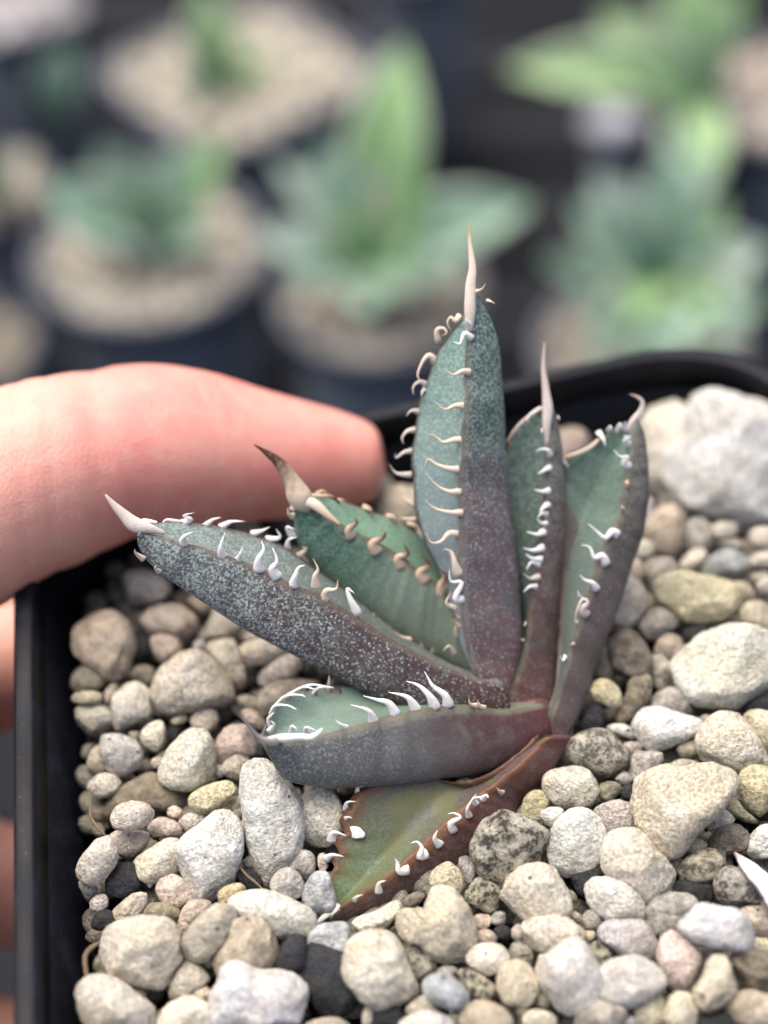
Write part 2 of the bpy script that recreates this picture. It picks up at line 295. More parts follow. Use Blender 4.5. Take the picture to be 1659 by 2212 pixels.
# outlines were read off enlarged crops of the photograph: each crop has an origin (photo px) and a scale
CROPS = {1: (250, 2200, .6028), 2: (250, 3032, .6028), 3: (1150, 3032, .6028), 4: (2024, 3032, .6028), 5: (2024, 2200, .6028), 6: (2224, 1500, .4822)}
K59 = 1659/3024
def cx(crop, pts):
    x0, y0, s = CROPS[crop]; return [((x0+x*s)*K59, (y0+y*s)*K59) for x, y in pts]
LM = {}           # labels of the stones one notices first
PEB = r'''
1 mauve 370,150 430,75 560,80 660,130 695,210 640,270 540,300 420,275|mauve grey rounded pebble alone in the shade below the finger
1 tan 70,470 130,390 300,350 390,400 435,520 430,660 400,760 290,800 230,740 170,680 70,600|large brownish tan pebble in the far left corner of the gravel
1 charcoal 470,460 540,470 570,600 540,680 450,690 440,580|dark charcoal chip beside the large brownish tan pebble in the left corner
1 tan 510,400 600,310 740,300 850,350 860,450 800,530 700,500 560,470
1 pink 570,520 650,490 760,540 770,600 690,660 610,680
1 tan 790,260 870,230 980,290 950,360 860,330
1 greytan 970,380 1010,310 1100,360 1190,420 1130,500 990,550 890,530 930,450
1 warm 1150,570 1250,540 1400,510 1480,570 1420,650 1300,690 1180,680
1 beige 930,580 1040,540 1110,540 1150,640 1190,760 1160,860 1090,830 1040,720
1 cream 610,800 680,700 780,620 900,620 990,700 1080,830 1080,950 960,960 800,990 690,1000 610,900|large smooth cream pebble below the long left leaf
1 olive 60,750 150,700 240,760 265,830 160,870 60,850
1 warm+ 60,890 150,865 255,880 240,940 130,945 60,930
1 greytan 70,970 200,950 300,990 310,1110 200,1160 110,1090
1 cream 320,960 350,860 460,800 560,870 550,930 580,1030 450,1070 350,1120 320,1050
1 brown 420,770 500,690 600,720 610,800 560,830 480,800
1 tan 270,860 350,800 340,940 280,970
1 beige 690,1060 780,1010 820,1050 740,1090
1 beige 830,1050 900,980 1000,990 1010,1080 940,1140 850,1110
1 cream+ 500,1150 560,1080 650,1060 660,1180 610,1270 530,1210
1 charcoal 680,1110 760,1110 740,1200 680,1200
1 white 640,1360 720,1220 820,1120 940,1140 980,1260 970,1400 900,1480 800,1510 680,1470 630,1400|large whitish pear shaped pebble left of the broad lower leaf tip
1 grey 230,1170 330,1155 450,1190 510,1270 490,1360 380,1420 300,1380 260,1280|angular pale grey pebble near the left wall of the pot
1 greytan 150,1330 210,1220 260,1250 300,1390 180,1420
1 cream 150,1480 230,1410 340,1420 375,1490 300,1550 190,1560
1 olive 420,1130 510,1130 500,1190 440,1180
1 pink 990,1290 1010,1180 1080,1090 1200,1100 1250,1200 1230,1290 1130,1260 1040,1340|pinkish cream pebble directly behind the broad lower leaf tip
1 pink 1140,1000 1230,980 1310,1040 1320,1120 1230,1100
1 cream 1030,1360 1110,1280 1200,1270 1210,1400 1150,1440 1050,1410
1 tan 1280,870 1400,800 1660,800 1660,850 1500,900 1380,980 1330,1040 1290,980
1 beige 1280,760 1370,680 1480,620 1560,670 1510,780 1400,800 1300,830
1 charcoal 1560,680 1659,680 1659,780 1580,760
1 charcoal 1235,1220 1300,1200 1320,1280 1250,1290
1 greytan 1160,500 1260,470 1330,490 1250,540 1160,540
1 mauve 840,560 900,520 950,590 870,600
1 greytan 1110,900 1240,890 1290,990 1180,970
1 greytan 980,1340 1040,1350 1050,1420 980,1440
1 beige 570,1310 640,1290 650,1350 580,1370
2 cream++ 310,320 350,230 450,210 540,230 585,290 550,350 450,390 350,390|smooth oval cream pebble lying on the big dark brownish one
2 brown-- 220,300 300,200 420,90 560,20 640,80 780,130 800,240 660,260 560,220 330,240 300,360 260,420|big dark brownish pebble half buried under the oval cream one
2 yellow+ 810,210 860,140 980,90 1080,80 1120,140 1060,200 960,280 880,280|smooth yellowish egg shaped pebble left of the long white pebble
2 bright 1170,130 1200,0 1240,-60 1330,-40 1380,40 1450,110 1520,200 1560,360 1540,500 1450,600 1380,690 1320,740 1270,690 1250,560 1210,450 1190,280|long pointed white pebble below the broad lower leaf tip
2 cream 1530,200 1600,140 1720,130 1790,200 1850,380 1750,490 1590,470 1560,330|cream pebble between the long white pebble and the lowest leaf
2 white 750,560 790,430 900,370 1010,280 1090,290 1140,400 1150,540 1110,640 1090,740 1000,810 920,840 850,770 770,690|large pitted whitish pebble with a sharp ridge left of the lowest leaf
2 beige 745,350 800,290 880,275 940,310 880,370 790,420
2 pink 670,260 730,230 780,270 750,320 690,310
2 pink 555,370 610,310 720,330 770,390 740,440 640,430 570,430
2 beige 300,440 370,400 480,405 560,430 520,510 430,580 360,560
2 cream+ 90,630 150,540 220,460 300,440 350,520 340,600 270,700 200,740 110,690
2 cream 445,630 500,560 600,500 700,450 760,500 750,640 680,710 600,730 490,680
2 charcoal 270,760 330,640 430,610 500,660 510,760 430,820 340,850|rounded dark brown black pebble near the left wall
2 mauve 95,710 160,730 230,780 170,830 110,780
2 mauve 160,890 210,820 280,820 290,890 230,930
2 beige 320,930 390,860 460,810 530,810 540,870 480,950 390,1010 330,990
2 charcoal 180,960 290,910 330,970 340,1010 200,1060
2 pink 600,780 640,710 730,690 800,740 850,820 790,890 680,900
2 olive 510,970 560,880 650,880 760,920 740,1010 620,990
2 pink 760,960 800,870 890,850 970,880 920,940 850,1010 790,1100 750,1060
2 greytan+ 770,1180 800,1080 880,960 1000,890 1100,920 1130,960 1060,1090 1010,1170 930,1230 850,1235
2 yellow+ 1000,820 1060,760 1150,740 1200,800 1110,850 1040,890
2 white 1105,880 1180,810 1270,790 1400,820 1520,870 1600,920 1630,1000 1600,1090 1500,1060 1420,1110 1350,1020 1250,970 1140,940|long mauve white pebble with dark pits left of the lowest leaf tip
2 mauve+ 1340,760 1400,670 1470,645 1540,690 1570,790 1510,835 1420,820
2 greytan 1460,610 1540,530 1620,540 1650,640 1610,740 1560,680
2 cream 240,1120 300,1050 450,990 650,990 730,1070 770,1180 765,1320 690,1400 560,1400 400,1370 270,1270|largest cream pebble in the lower left of the pot
2 tan 1000,1210 1060,1110 1130,980 1220,960 1330,1000 1380,1100 1390,1180 1340,1300 1200,1320 1100,1270 1030,1340 1000,1280|rough tan pebble with a dark pit between a long white and a notched white pebble
2 bright 970,1530 1000,1440 1040,1350 1100,1280 1200,1290 1260,1350 1400,1350 1500,1360 1570,1440 1550,1560 1480,1660 1200,1700 1060,1670 990,1620|big bright white notched pebble at the lower edge left of centre
2 cream 95,1440 150,1380 260,1350 360,1400 450,1470 580,1560 590,1640 540,1700 200,1700 120,1580|scratched cream pebble in the lower left corner
2 cream 630,1630 700,1540 830,1480 930,1530 1000,1650 970,1720 650,1720
2 greytan 690,1450 740,1330 800,1260 900,1300 960,1390 850,1440 830,1490 720,1510
2 pink 840,1470 880,1420 950,1420 970,1490 930,1530
2 olive 450,1450 500,1420 550,1460 520,1500
2 olive 190,1290 220,1200 260,1240 310,1330 260,1350
2 greytan 880,1250 1000,1200 1000,1270 950,1300
2 charcoal+ 1380,1290 1420,1180 1500,1070 1580,1110 1600,1250 1560,1310|dark pointed charcoal lump below the long mauve white pebble
2 charcoal- 1560,1310 1590,1150 1700,1180 1900,1250 1960,1400 1880,1560 1700,1600 1590,1500|largest dark charcoal lump left of the lower centre pebble
2 greytan 1170,600 1220,550 1270,570 1280,640 1180,630
2 charcoal 1120,700 1150,650 1260,660 1310,780 1200,800 1190,740
2 charcoal 1130,480 1220,440 1240,560 1150,580
2 grey 1090,270 1180,250 1190,330 1130,340
2 beige 1050,230 1100,190 1160,180 1180,250 1090,280
2 beige 1130,350 1190,330 1200,410 1150,420
2 bright 540,720 590,740 560,780
3 blue 90,760 130,690 230,660 260,760 280,860 250,960 140,930 70,850|bluish grey speckled pebble touching the left edge of the lowest leaf
3 blue 110,1110 170,1020 300,1000 370,1010 380,1130 350,1230 270,1290 200,1230|bluish tan pebble under the tip of the lowest leaf
3 cream 400,1010 440,960 560,930 680,850 705,900 660,980 570,1050 480,1060
3 warm 350,1280 380,1130 490,1080 600,1070 690,1130 740,1270 810,1420 780,1520 650,1540 520,1520 430,1440 370,1360|large warm cream pebble below the tip of the lowest leaf
3 speck 740,1210 800,1155 880,1170 940,1270 900,1340 830,1380 770,1340
3 cream 685,1000 730,930 820,900 860,985 880,900 920,790 1010,770 1090,830 1160,940 1200,1060 1180,1150 1090,1240 960,1260 890,1190 840,1130 740,1100 690,1050|big cream pebble with a deep notch below the lowest leaf
3 yellow 890,720 950,640 1030,600 1110,680 1120,770 1070,820 960,770
3 speck 1130,830 1200,710 1280,720 1370,800 1340,900 1270,940 1180,900
3 speck 1195,500 1240,380 1370,280 1480,320 1600,380 1650,420 1630,530 1500,680 1370,770 1250,700 1200,590|big dark speckled pebble on the right side of the lowest leaf
3 yellow 1480,280 1530,180 1600,130 1670,170 1680,290 1640,380 1540,340
3 warm 1365,850 1400,740 1480,650 1620,615 1700,650 1760,740 1810,880 1770,950 1650,960 1540,975 1430,930|large smooth rounded cream pebble right of the notched one
3 pink 1190,950 1290,950 1300,1000 1270,1040 1190,1030
3 pink 1200,1070 1270,1040 1340,1080 1330,1130 1220,1130
3 grey 1290,960 1350,920 1400,940 1390,1010 1310,1010
3 charcoal 1310,1060 1370,1010 1430,1040 1420,1110 1350,1100
3 beige 1430,1040 1490,1000 1520,1080 1470,1120 1430,1090
3 cream 1130,1240 1200,1160 1300,1140 1400,1180 1400,1260 1330,1350 1210,1330
3 speck 1420,1160 1480,1110 1560,1160 1580,1270 1530,1300 1440,1240
3 warm 1340,1390 1380,1290 1470,1260 1570,1310 1610,1420 1540,1530 1430,1570 1380,1500
3 blue+ 845,1400 900,1350 1020,1330 1080,1390 1160,1480 1080,1570 970,1530 870,1460|smooth bluish grey pebble below the notched cream one
3 speck 1070,1330 1150,1300 1250,1350 1340,1430 1350,1500 1220,1530 1150,1450
3 greytan 945,1310 1000,1275 1080,1290 1080,1340 1000,1330
3 cream 740,1570 800,1500 870,1480 940,1530 980,1590 880,1610 770,1600
3 white 720,1659 820,1590 950,1590 1060,1659 1040,1780 800,1800 720,1740
3 tan 1090,1600 1150,1540 1260,1520 1370,1570 1450,1659 1400,1740 1120,1720
3 cream 455,1600 490,1540 540,1540 530,1650 470,1680
3 charcoal 530,1560 600,1530 700,1560 740,1640 640,1700 530,1680
3 tan 80,1659 200,1620 330,1640 380,1700 300,1780 100,1760
3 beige 160,560 220,540 240,640 190,680
3 cream 1060,90 1110,55 1180,70 1205,130 1150,180 1080,160|small cream pebble in the gap between the two lowest leaves
3 beige 1180,110 1260,80 1340,100 1250,170
3 grey 1080,580 1160,560 1220,680 1150,760 1120,700
3 brown 720,850 800,800 880,810 820,880 740,900
4 cream 190,90 250,20 370,-20 470,0 520,80 550,170 470,260 350,250 250,200
4 white+ 170,280 250,240 340,260 280,320 240,380 190,330
4 white 230,500 270,350 380,260 460,255 560,330 600,440 570,570 490,650 340,670 260,610|large white speckled pebble right of the big dark speckled one
4 mauve 520,270 600,220 700,205 800,240 810,390 720,410 620,440 580,360
4 warm+ 800,120 850,50 960,10 1250,-10 1400,10 1425,90 1350,230 1200,360 1110,500 1000,565 900,520 840,420 800,300|large tan wedge shaped pebble with a dark pit
4 cream 580,560 630,450 740,400 830,410 900,500 1000,600 1050,700 1010,800 880,860 800,800 700,720 600,660|long smooth cream pebble below the tan wedge
4 white 470,780 540,710 650,715 800,760 840,880 830,990 720,1010 620,990 510,900
4 speck 1085,650 1150,570 1270,520 1380,550 1400,620 1330,720 1200,750 1110,720
4 charcoal 1030,800 1090,720 1300,740 1310,860 1200,870 1070,810
4 speck 1310,760 1370,660 1450,640 1540,700 1610,820 1580,890 1430,890 1340,850
4 brown 1280,470 1340,390 1450,360 1540,420 1530,500 1420,540 1320,530
4 white 1510,540 1570,410 1640,365 1720,380 1740,500 1700,560 1600,570
4 cream 1255,360 1300,290 1370,250 1450,330 1370,370 1300,410
4 olive 1360,240 1420,170 1470,210 1540,310 1640,320 1560,350 1450,310
4 yellow 1465,110 1500,20 1580,-20 1680,0 1700,200 1580,310 1520,240
4 bright+ 1065,1040 1180,930 1230,880 1350,910 1460,920 1550,1040 1550,1160 1420,1170 1290,1140 1150,1090|brightest white flat pebble near the lower right corner
4 grey 860,930 920,850 1040,810 1150,830 1190,890 1130,990 1060,1050 940,1070 880,1010
4 pink 945,1200 980,1090 1040,1070 1130,1110 1200,1180 1250,1280 1190,1390 1090,1440 1020,1420 960,1320|tan pink pebble with dark pits left of the brightest white one
4 mauve 545,1080 620,1000 750,1000 850,990 910,1080 940,1170 890,1250 740,1230 650,1160
4 cream 50,1040 110,980 230,950 350,970 450,1050 440,1130 300,1160 200,1185 100,1150
4 white 165,1310 230,1220 370,1130 450,1140 500,1230 570,1340 540,1480 470,1550 350,1595 260,1520 190,1400|large pitted mauve white pebble at the lower edge right of centre
4 white 530,1430 580,1300 660,1260 780,1220 920,1270 1000,1370 900,1470 730,1545 600,1510|angular white pebble at the lower edge beside a pitted mauve white one
4 speck 480,1150 560,1120 640,1180 650,1250 570,1300 520,1230
4 cream+ 1145,1470 1240,1380 1280,1240 1390,1240 1410,1340 1450,1420 1400,1510 1280,1570 1200,1540|cream wedge pebble with a narrow top in the lower right
4 brown 1415,1260 1480,1180 1600,1190 1720,1230 1740,1400 1580,1440 1470,1350|large dark brown pebble at the lower right edge
4 greytan 1205,1180 1290,1150 1390,1180 1340,1230 1250,1250
4 tan 1490,920 1560,900 1700,900 1740,1000 1700,1080 1590,1090 1540,1010
4 yellow 1550,1130 1580,1095 1700,1110 1740,1150 1700,1190 1560,1180
4 tan 1370,1570 1450,1480 1550,1450 1700,1500 1740,1600 1680,1700 1500,1680
4 charcoal 1190,1640 1270,1590 1400,1570 1490,1650 1450,1720 1200,1710
4 yellow 790,1560 860,1490 950,1480 1005,1550 950,1690 810,1690
4 cream 1010,1510 1070,1450 1160,1480 1190,1620 1150,1720 980,1690
4 grey 410,1610 500,1540 600,1510 730,1570 720,1650 560,1700 430,1700
4 blue 670,1650 750,1605 810,1640 780,1700 690,1690
4 grey 440,960 510,910 600,980 550,1040 470,1030
4 tan 350,950 400,920 450,960 440,1010
4 tan 460,1050 540,1060 520,1120 450,1130
4 white 150,1260 170,1195 230,1210 200,1280
4 charcoal 370,690 480,640 590,590 610,680 530,720 470,850 410,780
4 beige 1110,500 1160,440 1270,480 1210,550 1130,560
4 pink 1010,580 1090,560 1080,640 1050,700
4 cream 50,1620 130,1570 240,1590 290,1680 80,1700
4 brown 0,1570 60,1545 110,1590 50,1640
4 olive 540,110 610,75 690,90 700,150 610,210 560,180
4 charcoal 690,140 740,90 810,110 800,200 720,200
4 olive 140,560 230,500 250,600 180,610
4 olive 150,1440 200,1450 260,1540 150,1560
4 grey 650,60 740,0 770,90 700,90
4 olive 350,780 400,800 420,870 360,850
5 speck 345,1260 420,1150 520,1120 640,1150 730,1260 700,1370 560,1460 510,1440 470,1370 390,1340|round dark speckled pebble right of the base of the plant
5 white 780,1090 840,990 960,980 1110,1020 1200,1060 1200,1130 1080,1190 920,1250 840,1210|smooth white pear shaped pebble above the tan wedge
5 white 1040,720 1120,600 1230,510 1440,445 1600,480 1700,560 1740,700 1700,800 1590,900 1400,950 1200,930 1110,850|very large cream white pebble with dark stains at the right edge
5 warm 1200,1190 1270,1060 1400,1010 1500,1040 1560,1160 1640,1290 1600,1350 1470,1390 1300,1350 1220,1280|yellow stained cream pebble right above the tan wedge
5 yellow 1495,1030 1600,995 1700,1020 1740,1150 1700,1300 1620,1230 1540,1130
5 yellow 945,190 1010,120 1110,100 1300,120 1420,180 1460,280 1400,370 1250,410 1120,400 1050,320 960,270|large yellowish pebble below the small bluish white one on the right
5 greytan 800,450 860,370 950,310 1040,330 1070,420 980,500 890,530
5 brown 610,570 670,490 760,470 840,540 895,660 880,760 740,790 660,730|tall dark olive brown pebble right of the rightmost leaf
5 brown 740,800 880,760 900,850 840,980 740,1060 660,1060 690,950 750,880
5 yellow+ 490,860 560,790 640,800 700,880 680,990 600,950 520,920|small yellow pebble at the foot of the rightmost leaf
5 beige 600,480 640,250 700,140 800,150 865,230 840,340 760,430 660,480
5 tan 850,340 870,220 960,280 950,320 890,350
5 brown 510,790 530,680 590,520 620,650 660,780 560,790
5 tan 920,600 960,520 1050,490 1130,570 1050,680 960,640
5 greytan 900,640 970,630 1040,720 1020,800 940,870 910,760
5 greytan 870,960 940,880 1030,835 1110,900 1160,1020 1050,1010 960,980
5 charcoal 420,1100 490,970 570,940 590,1080 560,1120 430,1140|charcoal chip at the right foot of the plant
5 charcoal 1080,480 1200,430 1330,430 1180,560 1130,560
5 white 590,1100 680,1075 770,1100 800,1190 690,1150
5 tan 1460,380 1530,290 1620,280 1700,350 1740,450 1700,520 1560,480
5 tan 1400,150 1520,150 1580,230 1520,290 1450,260
5 grey 755,1400 790,1260 890,1270 980,1270 960,1340 840,1460 770,1460
5 greytan 990,1360 1080,1310 1180,1320 1240,1370 1100,1400
5 olive 1060,1240 1130,1190 1200,1190 1220,1290 1100,1310
5 charcoal 1480,980 1570,920 1700,880 1740,950 1700,1010 1560,1000
5 grey 1190,1060 1250,1010 1290,1040 1230,1110
5 greytan 720,1200 820,1200 840,1240 770,1300 720,1260
5 tan 700,0 760,-60 850,80 840,160 720,130
5 greytan 850,60 900,0 1020,10 1070,80 980,130 910,230 880,180
5 greytan 1590,150 1680,110 1720,180 1680,240 1600,220
6 bright 850,660 920,560 1010,470 1060,230 1150,160 1300,120 1450,170 1600,190 1720,290 1800,600 1800,1000 1700,1150 1500,1170 1250,1130 1050,1060 930,970 900,800|biggest white rock at the far right under the rim
6 white- 625,300 750,240 920,190 1030,230 1050,330 1000,470 900,590 860,700 890,850 940,920 900,990 780,960 640,880 600,600|tall whitish rock between the rightmost leaf and the biggest white rock
6 pink -130,640 -90,420 50,380 160,420 220,490 90,600 0,640|pinkish tan pebble seen between the two right leaves at the back
6 pink 670,1180 760,1060 870,1010 960,1050 970,1220 930,1350 860,1430 780,1390 690,1320|pinkish egg shaped pebble below the biggest white rock
6 mauve 580,1180 610,920 680,940 740,1040 680,1150 660,1290 600,1290
6 grey 980,1220 1050,1130 1150,1140 1200,1260 1200,1370 1090,1390 1000,1360
6 beige 1180,1210 1260,1150 1400,1170 1420,1250 1280,1290 1210,1270
6 cream 940,1500 1040,1380 1120,1370 1160,1440 1060,1530 960,1560
6 greytan 650,1530 760,1450 880,1450 930,1540 860,1610 720,1620
6 cream 530,1360 600,1290 720,1330 730,1420 650,1460 560,1450
6 tan 480,1560 560,1460 640,1500 630,1640 500,1680
6 beige 1510,1250 1580,1200 1700,1200 1740,1300 1700,1380 1560,1370
6 greytan 1230,1330 1380,1290 1500,1330 1490,1390 1340,1370
6 cream 1480,1460 1600,1400 1700,1390 1740,1460 1700,1540 1560,1530
6 blue 1115,1560 1200,1440 1330,1375 1450,1430 1480,1520 1430,1610 1200,1610|smooth bluish white pebble on the right among tan ones
6 greytan 1500,1590 1640,1560 1700,1600 1700,1659 1540,1659
6 mauve -1640,900 -1560,800 -1440,760 -1420,860 -1500,960 -1600,1010
6 warm -1540,1020 -1440,880 -1300,850 -1180,900 -1160,1100 -1300,1200 -1460,1180|tan cream pebble left of the tall central leaf behind the teeth
'''
for i, ln in enumerate(PEB.strip().splitlines()):
    a, _, lab = ln.partition('|'); tk = a.split()
    pts = cx(int(tk[0]), [tuple(map(float, q.split(','))) for q in tk[2:]])
    o = pebble(pts, tk[1].strip('+-'), seed=i, lev=tk[1].count('+')-tk[1].count('-'))
    if lab: PEBBLES[-1]['label'] = lab

# small stones that fill the gaps between them
g = np.random.RandomState(8)
inner = [Vector(p) for p in inset_ring(.50, 0, .8)]
inpx = np.array([topx(Vector((p.x, p.y, 0))) for p in inner])
def inside(P, poly):
    x, y = P[:, 0], P[:, 1]; r = np.zeros(len(P), bool); q = np.roll(poly, 1, 0)
    for (x1, y1), (x2, y2) in zip(poly, q):
        m = ((y1 > y) != (y2 > y)); r ^= m & (x < (x2-x1)*(y-y1)/(y2-y1+1e-12)+x1)
    return r
lo, hi = inpx.min(0), np.minimum(inpx.max(0), [1760, 2330])
cand = g.uniform(lo, hi, size=(9000, 2)); cand = cand[inside(cand, inpx)]
for p in PEBBLES: cand = cand[~inside(cand, p['poly'])]
GOUT = np.array([(700, 1995), (705, 1850), (740, 1730), (800, 1650), (1000, 1660), (1240, 1560), (1245, 1620), (1110, 1790), (900, 1950)], float)
cand = cand[~inside(cand, GOUT)]     # the lowest leaf lies there
B = np.vstack([p['poly'][::3] for p in PEBBLES]+[inpx])
D = np.full(len(cand), 1e9)
for k in range(0, len(B), 200): D = np.minimum(D, np.linalg.norm(cand[:, None]-B[None, k:k+200], axis=2).min(1))
FILL = ['greytan', 'beige', 'grey', 'speck', 'cream', 'olive', 'charcoal', 'tan', 'mauve', 'greytan', 'cream', 'white']
rest = []
for k in range(300):
    i = int(D.argmax())
    if D[i] < 7: break
    c = cand[i]; r0 = min(D[i]*1.22, 46*g.uniform(.75, 1.1))
    th = np.linspace(0, 2*math.pi, 9)[:-1]+g.uniform(0, 1); rr = r0*g.uniform(.8, 1.2, 8)
    st = g.uniform(.7, 1); an = g.uniform(0, 3.1)
    q = np.stack([np.cos(th)*rr, np.sin(th)*rr*st], 1) @ np.array([[math.cos(an), math.sin(an)], [-math.sin(an), math.cos(an)]])+c
    inframe = 20 < c[0] < 1640 and c[1] < 2205
    if len(PEBBLES) < 285 and (inframe or D[i] > 30):
        pebble(q, FILL[g.randint(len(FILL))], z=-.11-.1*g.rand(), seed=1000+k, sub=3)
    else: rest.append((c, r0))
    D = np.minimum(D, np.linalg.norm(cand-c, axis=1)-r0*.92)
# grit below: one mass nobody could count
gv, gf = [], []; V2, F2 = ICO[2]
base_ring = np.array([(p.x, p.y) for p in inset_ring(.45, 0, .8)])
for k in range(2800):
    p = g.uniform(base_ring.min(0), base_ring.max(0))
    if not inside(p[None], base_ring)[0]: continue
    r0 = g.uniform(.05, .17)
    q = V2*np.array([1, g.uniform(.7, 1), g.uniform(.6, .9)])*r0*(1+.08*sinnoise(V2, 2.5, k, 5))[:, None]
    a = g.uniform(0, 6.3); q = q @ np.array([[math.cos(a), -math.sin(a), 0], [math.sin(a), math.cos(a), 0], [0, 0, 1]])
    off = len(gv)*0+sum(len(x) for x in gv)
    gv.append(q+np.array([p[0], p[1], -.36+g.uniform(-.06, .10)])); gf.append((off))
gvv = np.vstack(gv); gff = [[a+o for a in t] for o in gf for t in F2]
grit = link('grit', mesh('grit', gvv, gff), M_PEB); grit.color = (.40, .38, .32, .6)
tag(grit, 'small dark grit in the gaps below the pebbles', kind='stuff')

# ------------------------------------------------------------------ the agave
DOFF = -.22
def leaf_material(name, ad, ad2, ab_base, ab_tip, split, speck=(.42, .50, .46), sp_ad=.35, sp_ab=.7, edge=(.085, .042, .028), dots=1.0, redbase=.25, edw=.075, blotch=None):
    m = Mat(name, .5, .2); o = m.obj()
    u, vv, sd_ = m.attr('u'), m.attr('v'), m.attr('side')       # u 0 tip .. 1 base ; v edge distance ; side 1 = upper face
    nz = m.noise(o, 2.6, 4, .6); nz2 = m.noise(o, 7, 4, .6)
    uu = m.math('ADD', u, m.math('MULTIPLY', m.math('SUBTRACT', nz, .5), .22))
    top = m.mix(m.step(uu, .1, .85), ad, ad2)
    top = m.mix(m.step(nz2, .45, .75, 0, .35), top, m.mix(.5, ad2, (.12, .17, .07)))
    bot = m.mix(m.step(uu, split-.10, split+.16), ab_tip, ab_base)
    bot = m.mix(m.step(nz2, .42, .75, 0, .5), bot, m.mix(.5, ab_tip, (.16, .17, .17)))
    bot = m.mix(m.step(uu, 1-redbase, 1.05, 0, .75), bot, (.080, .020, .021))
    # wax speckles: little dots that run together towards the tip
    vn = m.n('TexVoronoi'); wv = m.n('VectorMath', operation='ADD'); ns = m.n('TexNoise'); ns.inputs['Scale'].default_value = 11; m.put(ns.inputs['Vector'], o)
    sc_ = m.n('VectorMath', operation='SCALE'); m.put(sc_.inputs[0], ns.outputs[1]); sc_.inputs['Scale'].default_value = .05
    m.put(wv.inputs[0], o); m.put(wv.inputs[1], sc_.outputs[0]); m.put(vn.inputs['Vector'], wv.outputs[0]); vn.inputs['Scale'].default_value = 34
    lim = m.step(uu, .05, .85, .58, .36)
    dot = m.step(vn.outputs[0], lim, m.math('MULTIPLY', lim, .55))
    dot = m.math('MULTIPLY', dot, m.step(m.noise(o, 16, 3, .6), .32, .62, .25, 1.0))
    worm = m.step(m.noise(o, 38, 4, .6, .6), .50, .60)
    dot = m.math('MAXIMUM', m.math('MULTIPLY', dot, dots), m.math('MULTIPLY', worm, m.step(uu, .75, .15, 0, .85)))
    amt = m.mix(sd_, (sp_ab,)*3, (sp_ad,)*3)
    colr = m.mix(sd_, bot, top)
    colr = m.mix(m.math('MULTIPLY', dot, amt), colr, speck)
    colr = m.mix(m.math('MULTIPLY', m.step(m.noise(o, 90, 3, .6), .4, .7), .09), colr, (.34, .36, .36))
    if blotch: colr = m.mix(m.math('MULTIPLY', m.step(m.noise(o, 3.3, 3), .50, .62), m.math('MULTIPLY', sd_, .75)), colr, blotch)
    ed = m.math('ADD', vv, m.math('MULTIPLY', m.math('SUBTRACT', nz2, .5), .09))
    colr = m.mix(m.step(ed, edw, .01, 0, .62 if edw < .1 else .8), colr, edge)
    m.col(colr)
    m.put(m.b.inputs['Roughness'], m.step(nz2, .3, .7, .36, .55))
    m.b.inputs['Coat Weight'].default_value = .02; m.b.inputs['Coat Roughness'].default_value = .4
    m.b.inputs['Subsurface Weight'].default_value = .04; m.b.inputs['Subsurface Radius'].default_value = (.1, .12, .06); m.b.inputs['Subsurface Scale'].default_value = .5
    h = m.math('ADD', m.math('MULTIPLY', dot, .35), m.math('ADD', m.math('MULTIPLY', nz2, .6), m.math('MULTIPLY', m.noise(o, 55, 3), .35)))
    m.bump(h, .32, .02)
    return m.m

